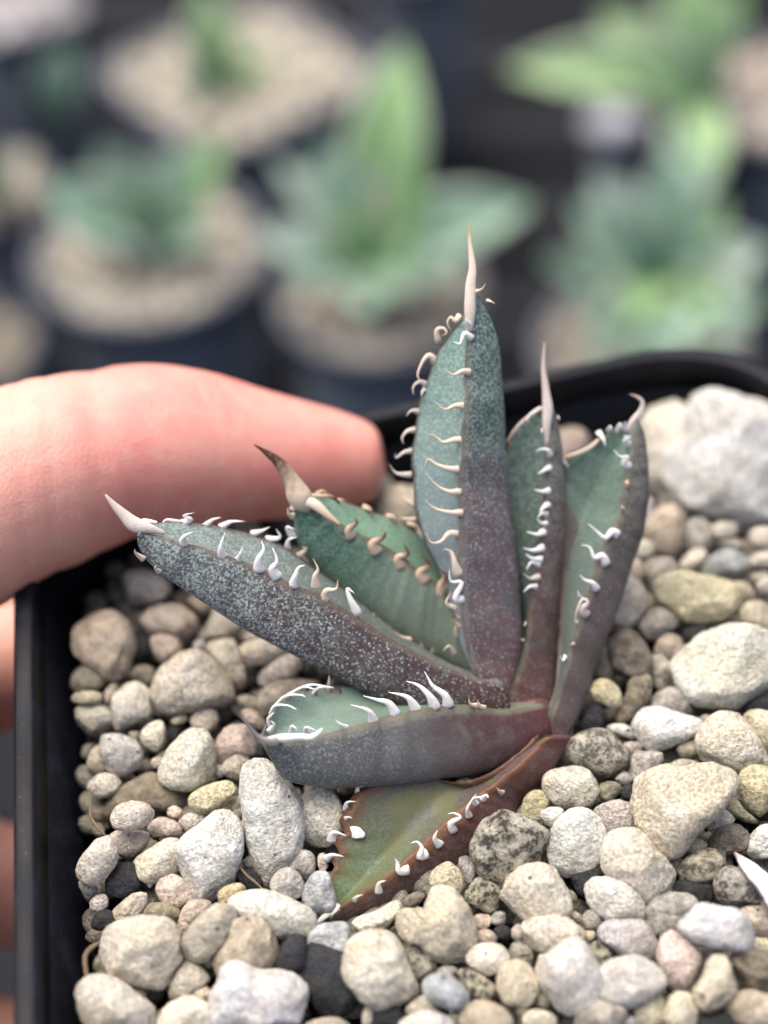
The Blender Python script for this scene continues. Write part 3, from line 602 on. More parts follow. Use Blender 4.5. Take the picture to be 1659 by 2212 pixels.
plant_px = (1140, 1560)
plant = empty('agave_plant', at(*plant_px, 13.25))
tag(plant, 'small dark purple and green agave with white toothed pointed leaves in the square pot', 'agave')
LEAF = {}
def make_leaf(key, st, d0, d1, dd, mat, label=None, n=84, wav=1.0, crease=.55, valley=.10, keel=1.0, mpow=1.0, dcurve=0.0):
    """st rows tip->base: L, R, K (, V) picture places; depth runs d0 (tip) -> d1 (base), dd = extra depth of L, R, K, V"""
    S_ = np.array(st, float); k = len(S_)
    C = catmull(S_, n); t = np.linspace(0, 1, n)
    has_v = C.shape[1] == 8
    def ptf(i, cxy, ex):
        d = d0+(d1-d0)*t[i]+dcurve*math.sin(math.pi*t[i])+DOFF
        w_ = min(1, .15+2.4*t[i])*min(1, .35+3*(1-t[i])); return np.array(at(cxy[0], cxy[1], d+ex*w_))
    NA, NB = 14, 22
    tw = np.stack([t*40, t*0, t*0], 1); WAV = [.010*sinnoise(tw, 1.3, 5+len(st))+.006*sinnoise(tw, 3, 6+len(st)), .009*sinnoise(tw, 1.3, 15+len(st))+.006*sinnoise(tw, 3, 16+len(st))]
    V, u, vv, sd_, Lp, Rp = [], [], [], [], [], []
    for i in range(n):
        L = ptf(i, C[i, 0:2], dd[0]); Rr = ptf(i, C[i, 2:4], dd[1]); Kk = ptf(i, C[i, 4:6], dd[2])
        ow = (L-Rr)/(np.linalg.norm(L-Rr)+1e-6)*min(1, 4*t[i])
        L = L+ow*WAV[0][i]*wav; Rr = Rr-ow*WAV[1][i]*min(wav, 1.4)
        Mi = (L+Rr)/2
        if has_v: Vv = ptf(i, C[i, 6:8], dd[3])
        else: Vv = Mi+(Kk-Mi)*valley
        Lp.append(L); Rp.append(Rr)
        for j in range(NA+1):                           # upper face L -> valley -> R
            s = j/NA
            a = (1-s)**2; b = 2*s*(1-s); c = s*s
            lin = L+(Vv-L)*(s*2) if s < .5 else Vv+(Rr-Vv)*(s*2-1)
            bez = L*a+(Vv*2-Mi)*b+Rr*c
            p = lin*crease+bez*(1-crease)
            V.append(p); u.append(t[i]); vv.append(min(s, 1-s)); sd_.append(1.0)
        for j in range(1, NB):                          # lower face R -> keel -> L
            al_ = math.pi*j/NB
            p = Mi+(Rr-Mi)*math.cos(al_)+(Kk-Mi)*(math.sin(al_)**keel)*.97
            V.append(p); u.append(t[i]); vv.append(min(j/NB, 1-j/NB)*1.6); sd_.append(0.0)
    m_ = NA+NB; F = []
    for i in range(n-1):
        for j in range(m_): F.append((i*m_+j, (i+1)*m_+j, (i+1)*m_+(j+1) % m_, i*m_+(j+1) % m_))
    V = np.array(V)
    V = V+(sinnoise(V, 3.0, ord(key))*.010+sinnoise(V, 8.0, 3)*.004)[:, None]*np.array(-Fw)[None]
    c0, c1 = V[:m_].mean(0), V[-m_:].mean(0); V = np.vstack([V, c0, c1]); N0 = n*m_
    for j in range(m_): F.append((N0, j, (j+1) % m_)); F.append((N0+1, (n-1)*m_+(j+1) % m_, (n-1)*m_+j))
    me = mesh('leaf', V, F)
    for nm, arr in (('u', u+[0, 1]), ('v', vv+[.5, .5]), ('side', sd_+[.5, .5])):
        a = me.attributes.new(nm, 'FLOAT', 'POINT'); a.data.foreach_set('value', arr)
    o = under(link('leaf', me, mat), plant)
    if label: o['label'] = label
    LEAF[key] = dict(o=o, L=np.array(Lp), R=np.array(Rp), d=(d0, d1))
    return o

A_ST = [(300, 1146, 302, 1150, 296, 1158), (318, 1135, 322, 1154, 300, 1185), (372, 1127, 390, 1170, 335, 1232), (450, 1133, 480, 1197, 420, 1292), (530, 1150, 560, 1228, 520, 1358), (610, 1178, 640, 1264, 630, 1416),
        (665, 1215, 700, 1292, 715, 1462), (735, 1265, 770, 1330, 800, 1505), (810, 1325, 840, 1376, 880, 1535), (900, 1390, 920, 1420, 970, 1550), (990, 1440, 1000, 1455, 1050, 1550), (1085, 1468, 1087, 1480, 1105, 1535)]
B_ST = [(640, 1078, 642, 1082, 634, 1090), (664, 1066, 656, 1096, 634, 1120), (720, 1074, 700, 1112, 642, 1172), (790, 1100, 765, 1147, 678, 1232), (850, 1122, 820, 1174, 740, 1292), (895, 1147, 870, 1203, 820, 1352), (935, 1182, 915, 1240, 895, 1402),
        (972, 1225, 960, 1275, 955, 1435), (995, 1300, 988, 1350, 1000, 1455), (1018, 1420, 1012, 1440, 1040, 1490)]
C_ST = [(1006, 640, 1013, 640, 1030, 634), (998, 690, 1013, 690, 1060, 685), (956, 750, 1008, 750, 1077, 745), (930, 800, 1006, 805, 1082, 825), (905, 880, 1002, 885, 1085, 905), (893, 960, 998, 960, 1088, 985), (890, 1020, 994, 1020, 1094, 1050),
        (897, 1090, 992, 1090, 1104, 1130), (912, 1160, 990, 1160, 1118, 1220), (945, 1230, 990, 1240, 1129, 1300), (975, 1320, 996, 1330, 1133, 1390), (1000, 1410, 1012, 1415, 1122, 1450), (1040, 1490, 1050, 1495, 1105, 1510)]
D_ST = [(1177, 880, 1185, 880, 1192, 878, 1181, 884), (1160, 892, 1186, 920, 1203, 906, 1176, 918), (1125, 910, 1182, 970, 1210, 962, 1164, 962), (1098, 945, 1178, 1025, 1212, 1030, 1142, 1018), (1090, 1020, 1172, 1100, 1214, 1100, 1118, 1100),
        (1098, 1110, 1163, 1180, 1216, 1180, 1109, 1175), (1112, 1200, 1150, 1250, 1213, 1260, 1116, 1245), (1125, 1290, 1143, 1320, 1208, 1350, 1130, 1318), (1128, 1360, 1135, 1390, 1205, 1440, 1131, 1380), (1105, 1450, 1118, 1455, 1202, 1500, 1110, 1455), (1088, 1515, 1096, 1515, 1198, 1545, 1091, 1515)]
E_ST = [(1355, 925, 1366, 935, 1378, 900, 1360, 933), (1320, 932, 1362, 965, 1390, 932, 1346, 952), (1275, 962, 1355, 1005, 1392, 985, 1325, 983), (1225, 995, 1348, 1060, 1387, 1050, 1300, 1033), (1207, 1030, 1338, 1115, 1375, 1130, 1272, 1093),
        (1210, 1100, 1316, 1160, 1360, 1200, 1242, 1163), (1212, 1180, 1295, 1215, 1345, 1270, 1224, 1225), (1213, 1250, 1270, 1290, 1322, 1345, 1217, 1290), (1210, 1330, 1245, 1360, 1298, 1410, 1213, 1360), (1205, 1420, 1225, 1430, 1280, 1470, 1208, 1430), (1195, 1500, 1205, 1510, 1255, 1540, 1196, 1505), (1160, 1580, 1170, 1590, 1225, 1600, 1164, 1585)]
F_ST = [(566, 1590, 570, 1600, 572, 1606, 567, 1596), (580, 1553, 590, 1607, 585, 1640, 584, 1595), (605, 1513, 655, 1598, 612, 1682, 625, 1570), (660, 1487, 740, 1577, 700, 1700, 700, 1545), (740, 1479, 830, 1552, 800, 1700, 790, 1530), (840, 1488, 920, 1530, 930, 1690, 880, 1520),
        (950, 1503, 1010, 1523, 1050, 1672, 980, 1520), (1060, 1515, 1087, 1533, 1130, 1640, 1073, 1530), (1150, 1516, 1175, 1522, 1190, 1590, 1163, 1520)]
G_ST = [(712, 1978, 716, 1982, 714, 1992, 713, 1980), (714, 1955, 738, 1958, 735, 1994, 728, 1956), (712, 1900, 785, 1926, 805, 1970, 770, 1915), (717, 1850, 843, 1890, 880, 1932, 815, 1862), (732, 1795, 895, 1845, 955, 1884, 868, 1805), (752, 1730, 950, 1795, 1025, 1825, 920, 1750),
        (840, 1668, 1010, 1740, 1080, 1775, 962, 1715), (990, 1690, 1065, 1697, 1125, 1735, 1035, 1692), (1080, 1655, 1130, 1645, 1185, 1680, 1100, 1642), (1165, 1588, 1185, 1592, 1238, 1588, 1175, 1592)]
TEAL, TEAL2 = (.10, .20, .17), (.075, .135, .105)
mA = leaf_material('agave_skin_long', (.09, .12, .115), (.08, .095, .085), (.052, .032, .033), (.088, .090, .090), .32, speck=(.43, .51, .48), sp_ad=.4, sp_ab=.75, dots=1.0, redbase=.22)
mB = leaf_material('agave_skin_green', (.105, .185, .12), (.08, .14, .095), (.165, .205, .15), (.062, .13, .08), .45, speck=(.30, .45, .40), sp_ab=.5, sp_ad=.4, dots=.7, redbase=.0)
mC = leaf_material('agave_skin_tall', (.115, .215, .175), (.165, .195, .215), (.096, .068, .072), (.050, .088, .070), .42, speck=(.42, .50, .47), sp_ad=.6, sp_ab=.6, dots=.8, redbase=.22)
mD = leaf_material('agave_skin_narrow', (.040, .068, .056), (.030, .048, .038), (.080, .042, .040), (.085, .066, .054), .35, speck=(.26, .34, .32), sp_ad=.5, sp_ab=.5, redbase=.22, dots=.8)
mE = leaf_material('agave_skin_right', (.075, .125, .09), (.10, .125, .115), (.088, .064, .058), (.072, .056, .046), .4, speck=(.27, .36, .33), sp_ad=.35, sp_ab=.35, redbase=.1, dots=.7)
mF = leaf_material('agave_skin_broad', (.13, .195, .165), (.105, .155, .11), (.068, .034, .032), (.098, .094, .090), .62, speck=(.33, .39, .40), sp_ad=.3, sp_ab=.6, redbase=.3, dots=.12)
mG = leaf_material('agave_skin_lowest', (.072, .115, .050), (.066, .050, .050), (.088, .038, .034), (.105, .050, .038), .3, speck=(.30, .31, .25), sp_ad=.28, sp_ab=.35, redbase=.15, edge=(.125, .050, .026), dots=.6, edw=.17, blotch=(.095, .098, .042))
make_leaf('A', A_ST, 12.75, 13.35, (.45, 0, .22), mA, 'long dark leaf reaching left with the densest white dots')
make_leaf('B', B_ST, 13.3, 13.75, (.40, 0, .32), mB, 'green leaf with brown tipped teeth and a brown end spine')
make_leaf('C', C_ST, 13.15, 13.45, (.30, 0, .42), mC, 'tallest upright leaf in the centre')
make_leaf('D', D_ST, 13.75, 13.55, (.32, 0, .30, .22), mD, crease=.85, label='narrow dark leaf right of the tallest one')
make_leaf('E', E_ST, 13.75, 13.3, (.42, 0, .38, .45), mE, crease=.85, label='channelled leaf at the right with a hooked end spine')
make_leaf('F', F_ST, 12.35, 13.25, (.55, 0, .25, .5), mF, 'broad boat shaped leaf in front at the lower left')
make_leaf('G', G_ST, 12.45, 13.15, (.10, 0, .34, .20), mG, 'lowest brownish green leaf lying on the pebbles', wav=3.2)
# short stem that carries the leaves
sv_, sf_ = ICO[4]
stem = sv_*np.array([.34, .34, .6])*(1+.05*sinnoise(sv_, 3, 2))[:, None]+np.array(onz(1150, 1600, -.42))
me = mesh('stem', stem, sf_)
for nm, val in (('u', .95), ('v', .5), ('side', 0.0)):
    a = me.attributes.new(nm, 'FLOAT', 'POINT'); a.data.foreach_set('value', [val]*len(stem))
under(link('stem', me, mG), plant)

# teeth and end spines
def horn(name, c1, c2, lo=.3, hi=.9):
    m = Mat(name, .75, .15); o = m.obj(); t = m.attr('t')
    nz = m.noise(o, 18, 3)
    cc = m.mix(m.step(m.math('ADD', t, m.math('MULTIPLY', m.math('SUBTRACT', nz, .5), .4)), lo, hi), c1, c2)
    cc = m.mix(m.step(m.noise(o, 45, 3), .52, .72, 0, .45), cc, m.mix(.5, c1, (.13, .085, .055)))
    m.col(cc); m.bump(m.noise(o, 60, 3), .4, .012)
    m.b.inputs['Subsurface Weight'].default_value = .08; m.b.inputs['Subsurface Radius'].default_value = (.1, .08, .06); m.b.inputs['Subsurface Scale'].default_value = .3
    return m.m
H_WHITE = horn('white_horn', (.68, .66, .64), (.76, .75, .74)); H_CREAM = horn('cream_horn', (.58, .49, .39), (.50, .37, .24), .55, 1.0); H_BROWN = horn('brown_horn', (.50, .39, .28), (.09, .032, .018), .25, .8)
H_GREY = horn('grey_horn', (.52, .46, .42), (.44, .37, .32)); H_TIP = horn('spine_horn', (.58, .49, .42), (.42, .27, .13), .72, 1.0); H_DARK = horn('dark_spine_horn', (.50, .41, .31), (.055, .022, .014), .12, .75)
ZC = {3: (1400, 800, .7836), 4: (300, 1700, .9645), 5: (900, 2500, .9645), 7: (1900, 1300, .6779)}
def near_depth(key, p):
    Lf = LEAF[key]; best = (1e9, 0)
    for arr in (Lf['L'], Lf['R']):
        for q in arr:
            x, y = topx(q); d = (x-p[0])**2+(y-p[1])**2
            if d < best[0]: best = (d, depth(q))
    return best[1]
def hook(name, key, crop, pts, mat, rad, lift=.05, back=0.0, n=8, rings=13, taper=None, label=None, flat=.6):
    x0, y0, s = ZC[crop]; px = [((x0+x*s)*K59, (y0+y*s)*K59) for x, y in pts]
    d = near_depth(key, px[0])+back; k = len(px)
    P = [at(x, y, d-lift*(i/(k-1))**.8*(1 if i else 0)+(.03 if i == 0 else 0)) for i, (x, y) in enumerate(px)]
    sc = d/FPX*s*K59
    tp = taper or [1.7, 1.3, .8, .55, .28, .07]
    rr = [rad*sc*(tp[0]+(tp[-1]-tp[0])*0 if False else np.interp(i/(k-1), np.linspace(0, 1, len(tp)), tp)) for i in range(k)]
    if name == 'horny_edge':
        P = [P[0]]+[p+Vector(RNG.normal(size=3)*.012) for p in P[1:]]; rr = [q*RNG.uniform(.7, 1.3) for q in rr]
    v, f = tube(P, rr, n, rings, flat)
    if 1:
        v = np.array(v); v = v+sinnoise(v, 26, 4)[:, None]*rr[0]*.05*np.array(-Fw)+sinnoise(v, 22, 9)[:, None]*rr[0]*.05*np.array(Rt)
    me = mesh(name, v, f); tv = [i/(rings-1) for i in range(rings) for _ in range(n)]+[0, 1]
    a = me.attributes.new('t', 'FLOAT', 'POINT'); a.data.foreach_set('value', tv[:len(me.vertices)])
    o = under(link(name, me, mat), plant); o.parent = LEAF[key]['o']
    if label: o['label'] = label
    return o
TEETH = r'''
C 3 c 13 575,850 535,845 490,862 445,830
C 3 c 13 550,1020 500,1018 450,1036 400,1000
C 3 c 13 545,1190 495,1190 440,1202 400,1170 355,1155
C 3 c 13 525,1340 470,1335 410,1315 365,1285 347,1328
C 3 c 13 528,1450 470,1450 410,1420 350,1355
C 3 c 13 535,1555 480,1555 400,1535 350,1490
C 3 c 13 515,1665 470,1660 430,1700 380,1705 355,1655
C 3 w 15 575,620 560,595 556,575
C 3 w 13 585,680 548,655 525,705 490,695
C 3 c 11 525,565 500,592 478,572 460,600 480,640
C 3 c 11 418,700 408,640 442,628 458,652 432,668
C 3 c 13 400,800 372,765 340,795 312,868 345,905
C 3 g 11 358,915 322,897 290,925 292,965
C 3 g 9 352,930 335,950 330,972
C 3 g 11 320,1050 282,1043 252,1072
C 3 g 11 302,1140 262,1145 235,1178 240,1210
C 3 g 10 284,1245 242,1253 205,1280 199,1255
C 3 g 11 280,1365 222,1362 190,1345 172,1312
C 3 c 10 310,1530 262,1500 240,1480 225,1440 195,1465
C 3 c 9 300,1590 262,1588 232,1580 222,1550
C 3 c 8 598,445 632,433 655,403
C 3 c 6 660,488 682,494 704,507
C 4 c 14 1560,585 1545,535 1530,490 1500,478
C 4 w 13 1578,682 1548,680 1575,615 1530,612 1524,565
C 4 c 10 1550,722 1512,700 1530,655
C 4 b 10 1560,765 1545,745 1535,720
C 4 c 9 1555,835 1550,800 1560,775
C 4 b 9 1565,800 1545,770 1548,745
B 4 b 22 1125,428 1112,400 1145,372 1140,350
B 4 b 24 1228,492 1212,455 1255,430 1263,408
B 4 b 24 1328,552 1312,515 1355,498 1335,453
B 4 b 24 1424,612 1402,575 1440,545 1408,503
B 4 b 20 1492,668 1487,625 1510,590 1478,553
B 4 b 16 1505,640 1500,600 1530,570
B 4 b 10 985,255 1012,243 1038,272
B 4 b 10 1050,288 1085,278 1112,302
B 4 b 11 1172,308 1202,318 1212,357
B 4 b 10 1268,345 1298,350 1305,382
B 4 b 10 1355,372 1385,385 1398,402
B 4 b 14 1452,510 1470,480 1492,492
B 4 c 10 885,345 868,335 864,308
A 4 w 15 440,458 438,430 478,408
A 4 w 15 597,510 590,470 606,412
A 4 w 12 660,527 670,500 681,468
A 4 w 17 747,568 745,522 765,480 757,443
A 4 w 17 822,595 798,560 818,530 803,474
A 4 w 14 885,632 895,590 910,555 934,545
A 4 c 14 980,640 975,592 986,560 968,518
A 4 c 14 1018,688 1020,650 1062,642 1070,605
A 4 w 14 1150,745 1122,690 1106,640 1137,660
A 4 c 14 1275,808 1232,782 1200,760 1222,740
A 4 c 11 1362,855 1322,838 1300,818
A 4 c 7 1412,888 1405,852
A 4 c 7 1456,902 1455,872
A 4 c 8 1545,908 1522,875 1498,895
A 4 w 9 425,375 370,360 348,376
A 4 w 10 435,372 470,358 438,343 482,330
A 4 w 10 525,388 558,360 592,350
A 4 w 11 588,392 632,368 688,366
A 4 w 10 718,418 760,404 792,388
A 4 w 10 776,440 832,432 818,398
A 4 w 10 862,478 868,442 902,430
A 4 c 9 905,510 938,480 918,468
A 4 w 11 885,430 862,390 895,400
A 4 c 9 276,520 244,495 240,478
A 4 c 8 340,572 322,556 330,540
F 5 w 15 592,355 572,310 500,285
F 5 w 16 682,328 655,280 605,265 549,249
F 5 w 16 768,310 730,255 655,234
F 5 w 16 843,300 822,250 775,206 723,189
F 5 w 16 898,290 880,245 832,205 799,149
F 5 w 13 946,266 930,220 908,198 878,206
F 5 c 9 1020,290 988,282 982,255
F 5 c 9 1045,300 1020,285 1018,265
F 5 w 12 478,382 455,365 436,345
F 5 w 7 172,385 160,345 185,318
F 5 w 7 168,325 188,290 240,288 277,304
F 5 w 7 186,292 232,250 290,245 312,252
F 5 w 7 228,258 300,214 352,222
F 5 w 7 240,245 330,205 420,214
F 5 w 7 338,246 372,214 428,216
F 5 g 8 408,240 408,205 411,168
F 5 w 9 165,395 185,365 168,350
F 5 w 9 318,405 318,378 358,390
F 5 w 9 258,400 260,372 280,385
G 5 c 9 1118,645 1104,636 1094,622
G 5 w 10 1010,692 1000,668 1045,660
G 5 w 11 1035,672 1052,655 1060,665
G 5 w 10 982,742 976,705 1012,648
G 5 w 12 920,802 908,768 946,745 922,728 895,730
G 5 w 13 864,858 840,830 852,798
G 5 w 14 808,892 780,905 790,870 770,845 745,850
G 5 w 15 732,957 697,966 690,930 679,914
G 5 w 12 612,1050 614,1015 642,1003
G 5 w 8 512,1085 525,1068 548,1060
G 5 w 8 527,645 528,622 552,618
G 5 w 9 478,715 484,684 522,680
G 5 w 8 472,752 488,744 505,748
G 5 w 14 420,840 428,806 482,820
G 5 w 12 398,915 425,898 470,905
G 5 w 7 402,992 412,985
G 5 w 8 430,1085 433,1062
D 7 w 14 392,732 380,700 350,690 312,701
D 7 w 14 392,800 370,808 345,822 318,836
D 7 w 15 388,935 345,938 296,924
D 7 w 15 382,1010 352,1032 330,1056
D 7 w 13 372,1072 345,1062 322,1088
D 7 w 12 374,1125 340,1120 315,1094
D 7 w 17 358,1168 320,1186 253,1170
D 7 w 17 352,1262 300,1280 233,1265
D 7 w 15 342,1332 292,1328 247,1298
D 7 w 13 332,1362 282,1350 254,1390
D 7 g 14 328,1432 280,1442 233,1412
D 7 w 12 312,1490 272,1490 236,1522
D 7 g 7 252,1702 240,1722
D 7 g 7 238,1803 220,1798
D 7 w 9 342,455 290,480 262,510 264,538
D 7 w 8 245,542 232,540 214,528
D 7 w 9 360,600 345,578 342,600
D 7 g 7 438,505 448,520
E 7 w 15 852,668 828,640 856,622 815,614
E 7 w 17 856,795 820,770 842,735 802,735 760,693
E 7 t 24 838,905 840,892 838,888
E 7 g 17 812,1048 814,1036 810,1028
E 7 w 19 782,1190 752,1170 715,1208 662,1166 613,1124
E 7 w 19 718,1360 692,1310 650,1322 622,1262 572,1246
E 7 w 16 662,1505 640,1470 592,1450 565,1422
E 7 g 18 606,1655 575,1620 612,1585 582,1562 550,1622 536,1680
E 7 w 11 580,1570 560,1540 554,1510
E 7 w 9 548,1700 538,1690 540,1670
E 7 g 8 532,1822 508,1828
E 7 w 8 482,1892 466,1920 448,1890
E 7 w 12 672,592 700,630 713,672
E 7 w 10 730,585 742,560 752,580
E 7 w 11 782,590 798,545 812,570
E 7 w 10 830,585 826,545 836,530
E 7 w 10 452,742 480,770 503,796
'''
MT = dict(w=H_WHITE, c=H_CREAM, b=H_BROWN, g=H_GREY, t=H_CREAM)
for ln in TEETH.strip().splitlines():
    k, crop, mt, rad, *pp = ln.split()
    pts = [tuple(map(float, q.split(','))) for q in pp]
    tp = None
    if k == 'F' and float(rad) <= 8: tp = [1, .9, .8, .55, .3]
    if mt == 't' or (k == 'E' and float(rad) == 17 and mt == 'g'): tp = [1, .9, .5]
    hook('tooth', k, int(crop), pts, MT[mt], float(rad)*(.74 if mt == 'b' else .95), lift=.07 if k != 'C' else .05, taper=tp)
SP = [1, .72, .46, .28, .05]
hook('end_spine', 'C', 3, [(572, 640), (575, 540), (578, 420), (588, 330), (575, 200), (569, 92)], H_TIP, 32, .02, n=12, rings=24, taper=[.55, .9, .85, .62, .32, .04])
hook('end_spine', 'B', 4, [(960, 300), (915, 270), (880, 200), (835, 135), (790, 95), (727, 53)], H_DARK, 50, .06, n=12, rings=24, taper=[.7, 1, .72, .5, .3, .05])
hook('horny_edge', 'B', 4, [(880, 320), (900, 285), (940, 280), (985, 305), (1030, 340), (1072, 375)], H_CREAM, 19, .02, rings=24, taper=[.5, 1.0, 1.1, .9, .8, .3], flat=.5)
hook('horny_edge', 'B', 4, [(935, 262), (985, 258), (1035, 275), (1080, 295)], H_BROWN, 11, .0, rings=18, taper=[1, .9, .8, .4], flat=.5)
hook('end_spine', 'A', 4, [(360, 415), (300, 395), (240, 380), (195, 340), (155, 300), (120, 258)], H_GREY, 29, .05, n=12, rings=24, taper=[.25, .7, 1.1, .8, .5, .15])
hook('horny_edge', 'A', 4, [(250, 385), (285, 375), (325, 372)], H_WHITE, 14, .03, rings=12, taper=[1, .9, .4])
hook('end_spine', 'D', 7, [(375, 670), (372, 560), (378, 460), (368, 350), (352, 200), (359, 70)], H_GREY, 31, .02, n=12, rings=24, taper=[.4, .75, 1.0, .72, .38, .08])
hook('horny_edge', 'D', 7, [(350, 450), (300, 478), (240, 510), (180, 580), (130, 650)], H_TIP, 8, .0, rings=16, taper=[1, .9, .9, .8, .5])
hook('end_spine', 'E', 7, [(845, 590), (870, 530), (915, 475), (930, 425), (905, 392), (857, 372)], H_GREY, 22, .04, n=12, rings=24, taper=[.9, .8, .7, .55, .38, .1])
hook('horny_edge', 'E', 7, [(690, 620), (620, 680), (540, 725), (450, 760)], H_CREAM, 9, .0, rings=16, taper=[.8, 1, .9, .7])
hook('end_spine', 'F', 5, [(210, 425), (170, 435), (120, 415), (60, 340), (20, 300)], H_GREY, 20, .9, n=10, rings=18, taper=[.9, .8, .5, .28, .05])
hook('horny_edge', 'F', 5, [(160, 425), (220, 418), (290, 412), (345, 402), (390, 390)], H_WHITE, 13, .03, rings=24, taper=[.7, 1.1, .8, .9, .4])
hook('end_spine', 'G', 5, [(450, 1105), (432, 1128), (395, 1148), (350, 1180), (333, 1148)], H_WHITE, 20, .05, n=10, rings=18, taper=[.8, .8, .6, .35, .1])
hook('scar', 'G', 5, [(485, 800), (520, 808), (552, 818)], H_WHITE, 24, .0, back=.012, taper=[.7, 1.1, .5], flat=.14)

# ------------------------------------------------------------------ the hand
msk = Mat('skin', .48, .4); o_ = msk.obj()
n1 = msk.noise(o_, 1.1, 4, .6); n2 = msk.noise(o_, 30, 4, .65); n3 = msk.noise(o_, 5, 3)
cs = msk.mix(msk.step(n1, .38, .68), (.60, .225, .19), (.63, .30, .24))
cs = msk.mix(msk.attr('pale'), cs, (.63, .36, .275))
cs = msk.mix(msk.step(n3, .5, .72, 0, .45), cs, (.64, .36, .29))
cs = msk.mix(msk.step(n2, .45, .75, 0, .4), cs, (.52, .19, .15)); msk.col(cs)
wv = msk.n('TexWave', wave_type='BANDS', bands_direction='X'); msk.put(wv.inputs['Vector'], o_); wv.inputs['Scale'].default_value = 5.5; wv.inputs['Distortion'].default_value = 5; wv.inputs['Detail'].default_value = 3; wv.inputs['Detail Scale'].default_value = 2.2
h = msk.math('ADD', msk.math('MULTIPLY', n2, .5), msk.math('ADD', msk.math('MULTIPLY', wv.outputs[1], .07), msk.math('MULTIPLY', n3, .3)))
h = msk.math('ADD', h, msk.math('MULTIPLY', msk.voro(o_, 24, 'DISTANCE_TO_EDGE'), .55)); msk.bump(h, .45, .035)
msk.b.inputs['Subsurface Weight'].default_value = .35; msk.b.inputs['Subsurface Radius'].default_value = (1, .35, .2); msk.b.inputs['Subsurface Scale'].default_value = .22
hv, hf = [], []
def add(vf):
    o = len(hv); hv.extend(vf[0]); hf.extend([tuple(a+o for a in t) for t in vf[1]])
# index finger along the back rim (picture places of its upper and lower edge)
FI = [(-420, 960, 1420), (-260, 930, 1400), (-120, 890, 1345), (0, 850, 1272), (90, 818, 1238), (165, 800, 1206), (215, 795, 1178), (270, 789, 1163), (340, 788, 1152), (420, 802, 1145), (500, 822, 1136), (580, 845, 1126), (660, 867, 1120), (720, 885, 1110), (765, 902, 1100), (795, 921, 1094), (814, 946, 1074), (825, 985, 1036)]
cen, rad = [], []
for x, a, b in FI:
    d = 14.05+1.05*(x/820) if x > 0 else 14.05+.25*(x/400)
    cen.append(np.array(at(x, (a+b)/2, d))); rad.append((b-a)/2*d/FPX)
def loft(cen, rad, n=28, rings=70, flat=.95):
    v, f = tube(cen, rad, n, rings, flat); return v, f
add(loft(cen, rad))
hand_c = at(-560, 1330, 14.6)
def seg(pts, rr): add(tube([np.array(p) for p in pts], rr, 20, 30, 1.0))
# palm behind the left wall, three fingers folded under and round the pot, thumb in front (all outside or at the left edge of the frame)
seg([at(-330, 1200, 13.9), at(-480, 1330, 14.6), at(-560, 1650, 15.6), at(-520, 1950, 16.2)], [1.0, 1.35, 1.5, 1.2])
seg([at(-340, 1330, 14.3), at(-345, 1600, 14.6), at(-340, 1900, 14.7), at(-360, 2200, 14.6)], [1.0, 1.15, 1.15, 1.0])  # unseen side of the palm, added to shade the fingers at the left edge
seg([at(-430, 1250, 14.6), at(-620, 1500, 15.2), at(-680, 1850, 15.6), at(-700, 2300, 15.8)], [1.1, 1.6, 1.8, 1.6])
seg([at(-450, 1330, 16.3), at(-200, 1440, 17.0), at(-40, 1450, 17.1), at(160, 1400, 17.6), at(330, 1330, 18.2)], [.95, .85, .78, .74, .5])
seg([at(-520, 1650, 16.6), at(-230, 1800, 17.0), at(-45, 1905, 16.9), at(140, 1900, 17.2), at(330, 1850, 17.6)], [.95, .85, .74, .70, .48])
seg([at(-560, 1950, 16.2), at(-260, 2160, 16.6), at(-50, 2270, 16.5), at(130, 2260, 16.8), at(290, 2230, 17.1)], [.85, .75, .66, .6, .42])
seg([at(-640, 2150, 15.2), at(-420, 2420, 13.6), at(-230, 2600, 12.6), at(-60, 2760, 12.1), at(20, 2830, 12.0)], [1.2, 1.05, .9, .85, .55])
tmp = bpy.data.objects.new('tmp', mesh('tmp', hv, hf)); COL.objects.link(tmp)
rm = tmp.modifiers.new('r', 'REMESH'); rm.mode = 'VOXEL'; rm.voxel_size = .055
sm = tmp.modifiers.new('s', 'SMOOTH'); sm.factor = .5; sm.iterations = 9
dg = bpy.context.evaluated_depsgraph_get(); hm = bpy.data.meshes.new_from_object(tmp.evaluated_get(dg))
bpy.data.objects.remove(tmp)
hm.name = 'person'
HV = np.empty(len(hm.vertices)*3); hm.vertices.foreach_get('co', HV); HV = HV.reshape(-1, 3)
HN = np.array([v.normal[:] for v in hm.vertices])
ax = np.array(cen); CR = [(212, .026, .11), (240, .008, .05), (182, .006, .05), (110, .012, .05), (470, .006, .03), (505, .004, .03), (45, .012, .05)]
rel = HV-np.array(CAM); dd_ = rel @ Fn; PX = PW/2+FPX*(rel @ Rn)/dd_; PY = PH/2-FPX*(rel @ Un)/dd_
onidx = (dd_ < 15.9) & (PX > -150) & (PY < 1420)
disp = np.zeros(len(HV))
for cx_, dep, wd in CR:
    u_ = (PX-cx_-(PY-1000)*.06)/(wd*215); disp -= dep*np.exp(-u_*u_)*onidx
disp += .012*sinnoise(HV, 1.6, 7)+.005*sinnoise(HV, 5, 8)
HV += HN*disp[:, None]
hm.vertices.foreach_set('co', HV.ravel())
pale = np.clip((330-PX)/420, 0, 1)*.8
a = hm.attributes.new('pale', 'FLOAT', 'POINT'); a.data.foreach_set('value', pale)
person = link('person', hm, msk.m)
tag(person, 'bare hand with its index finger along the back rim of the black square pot', 'person')

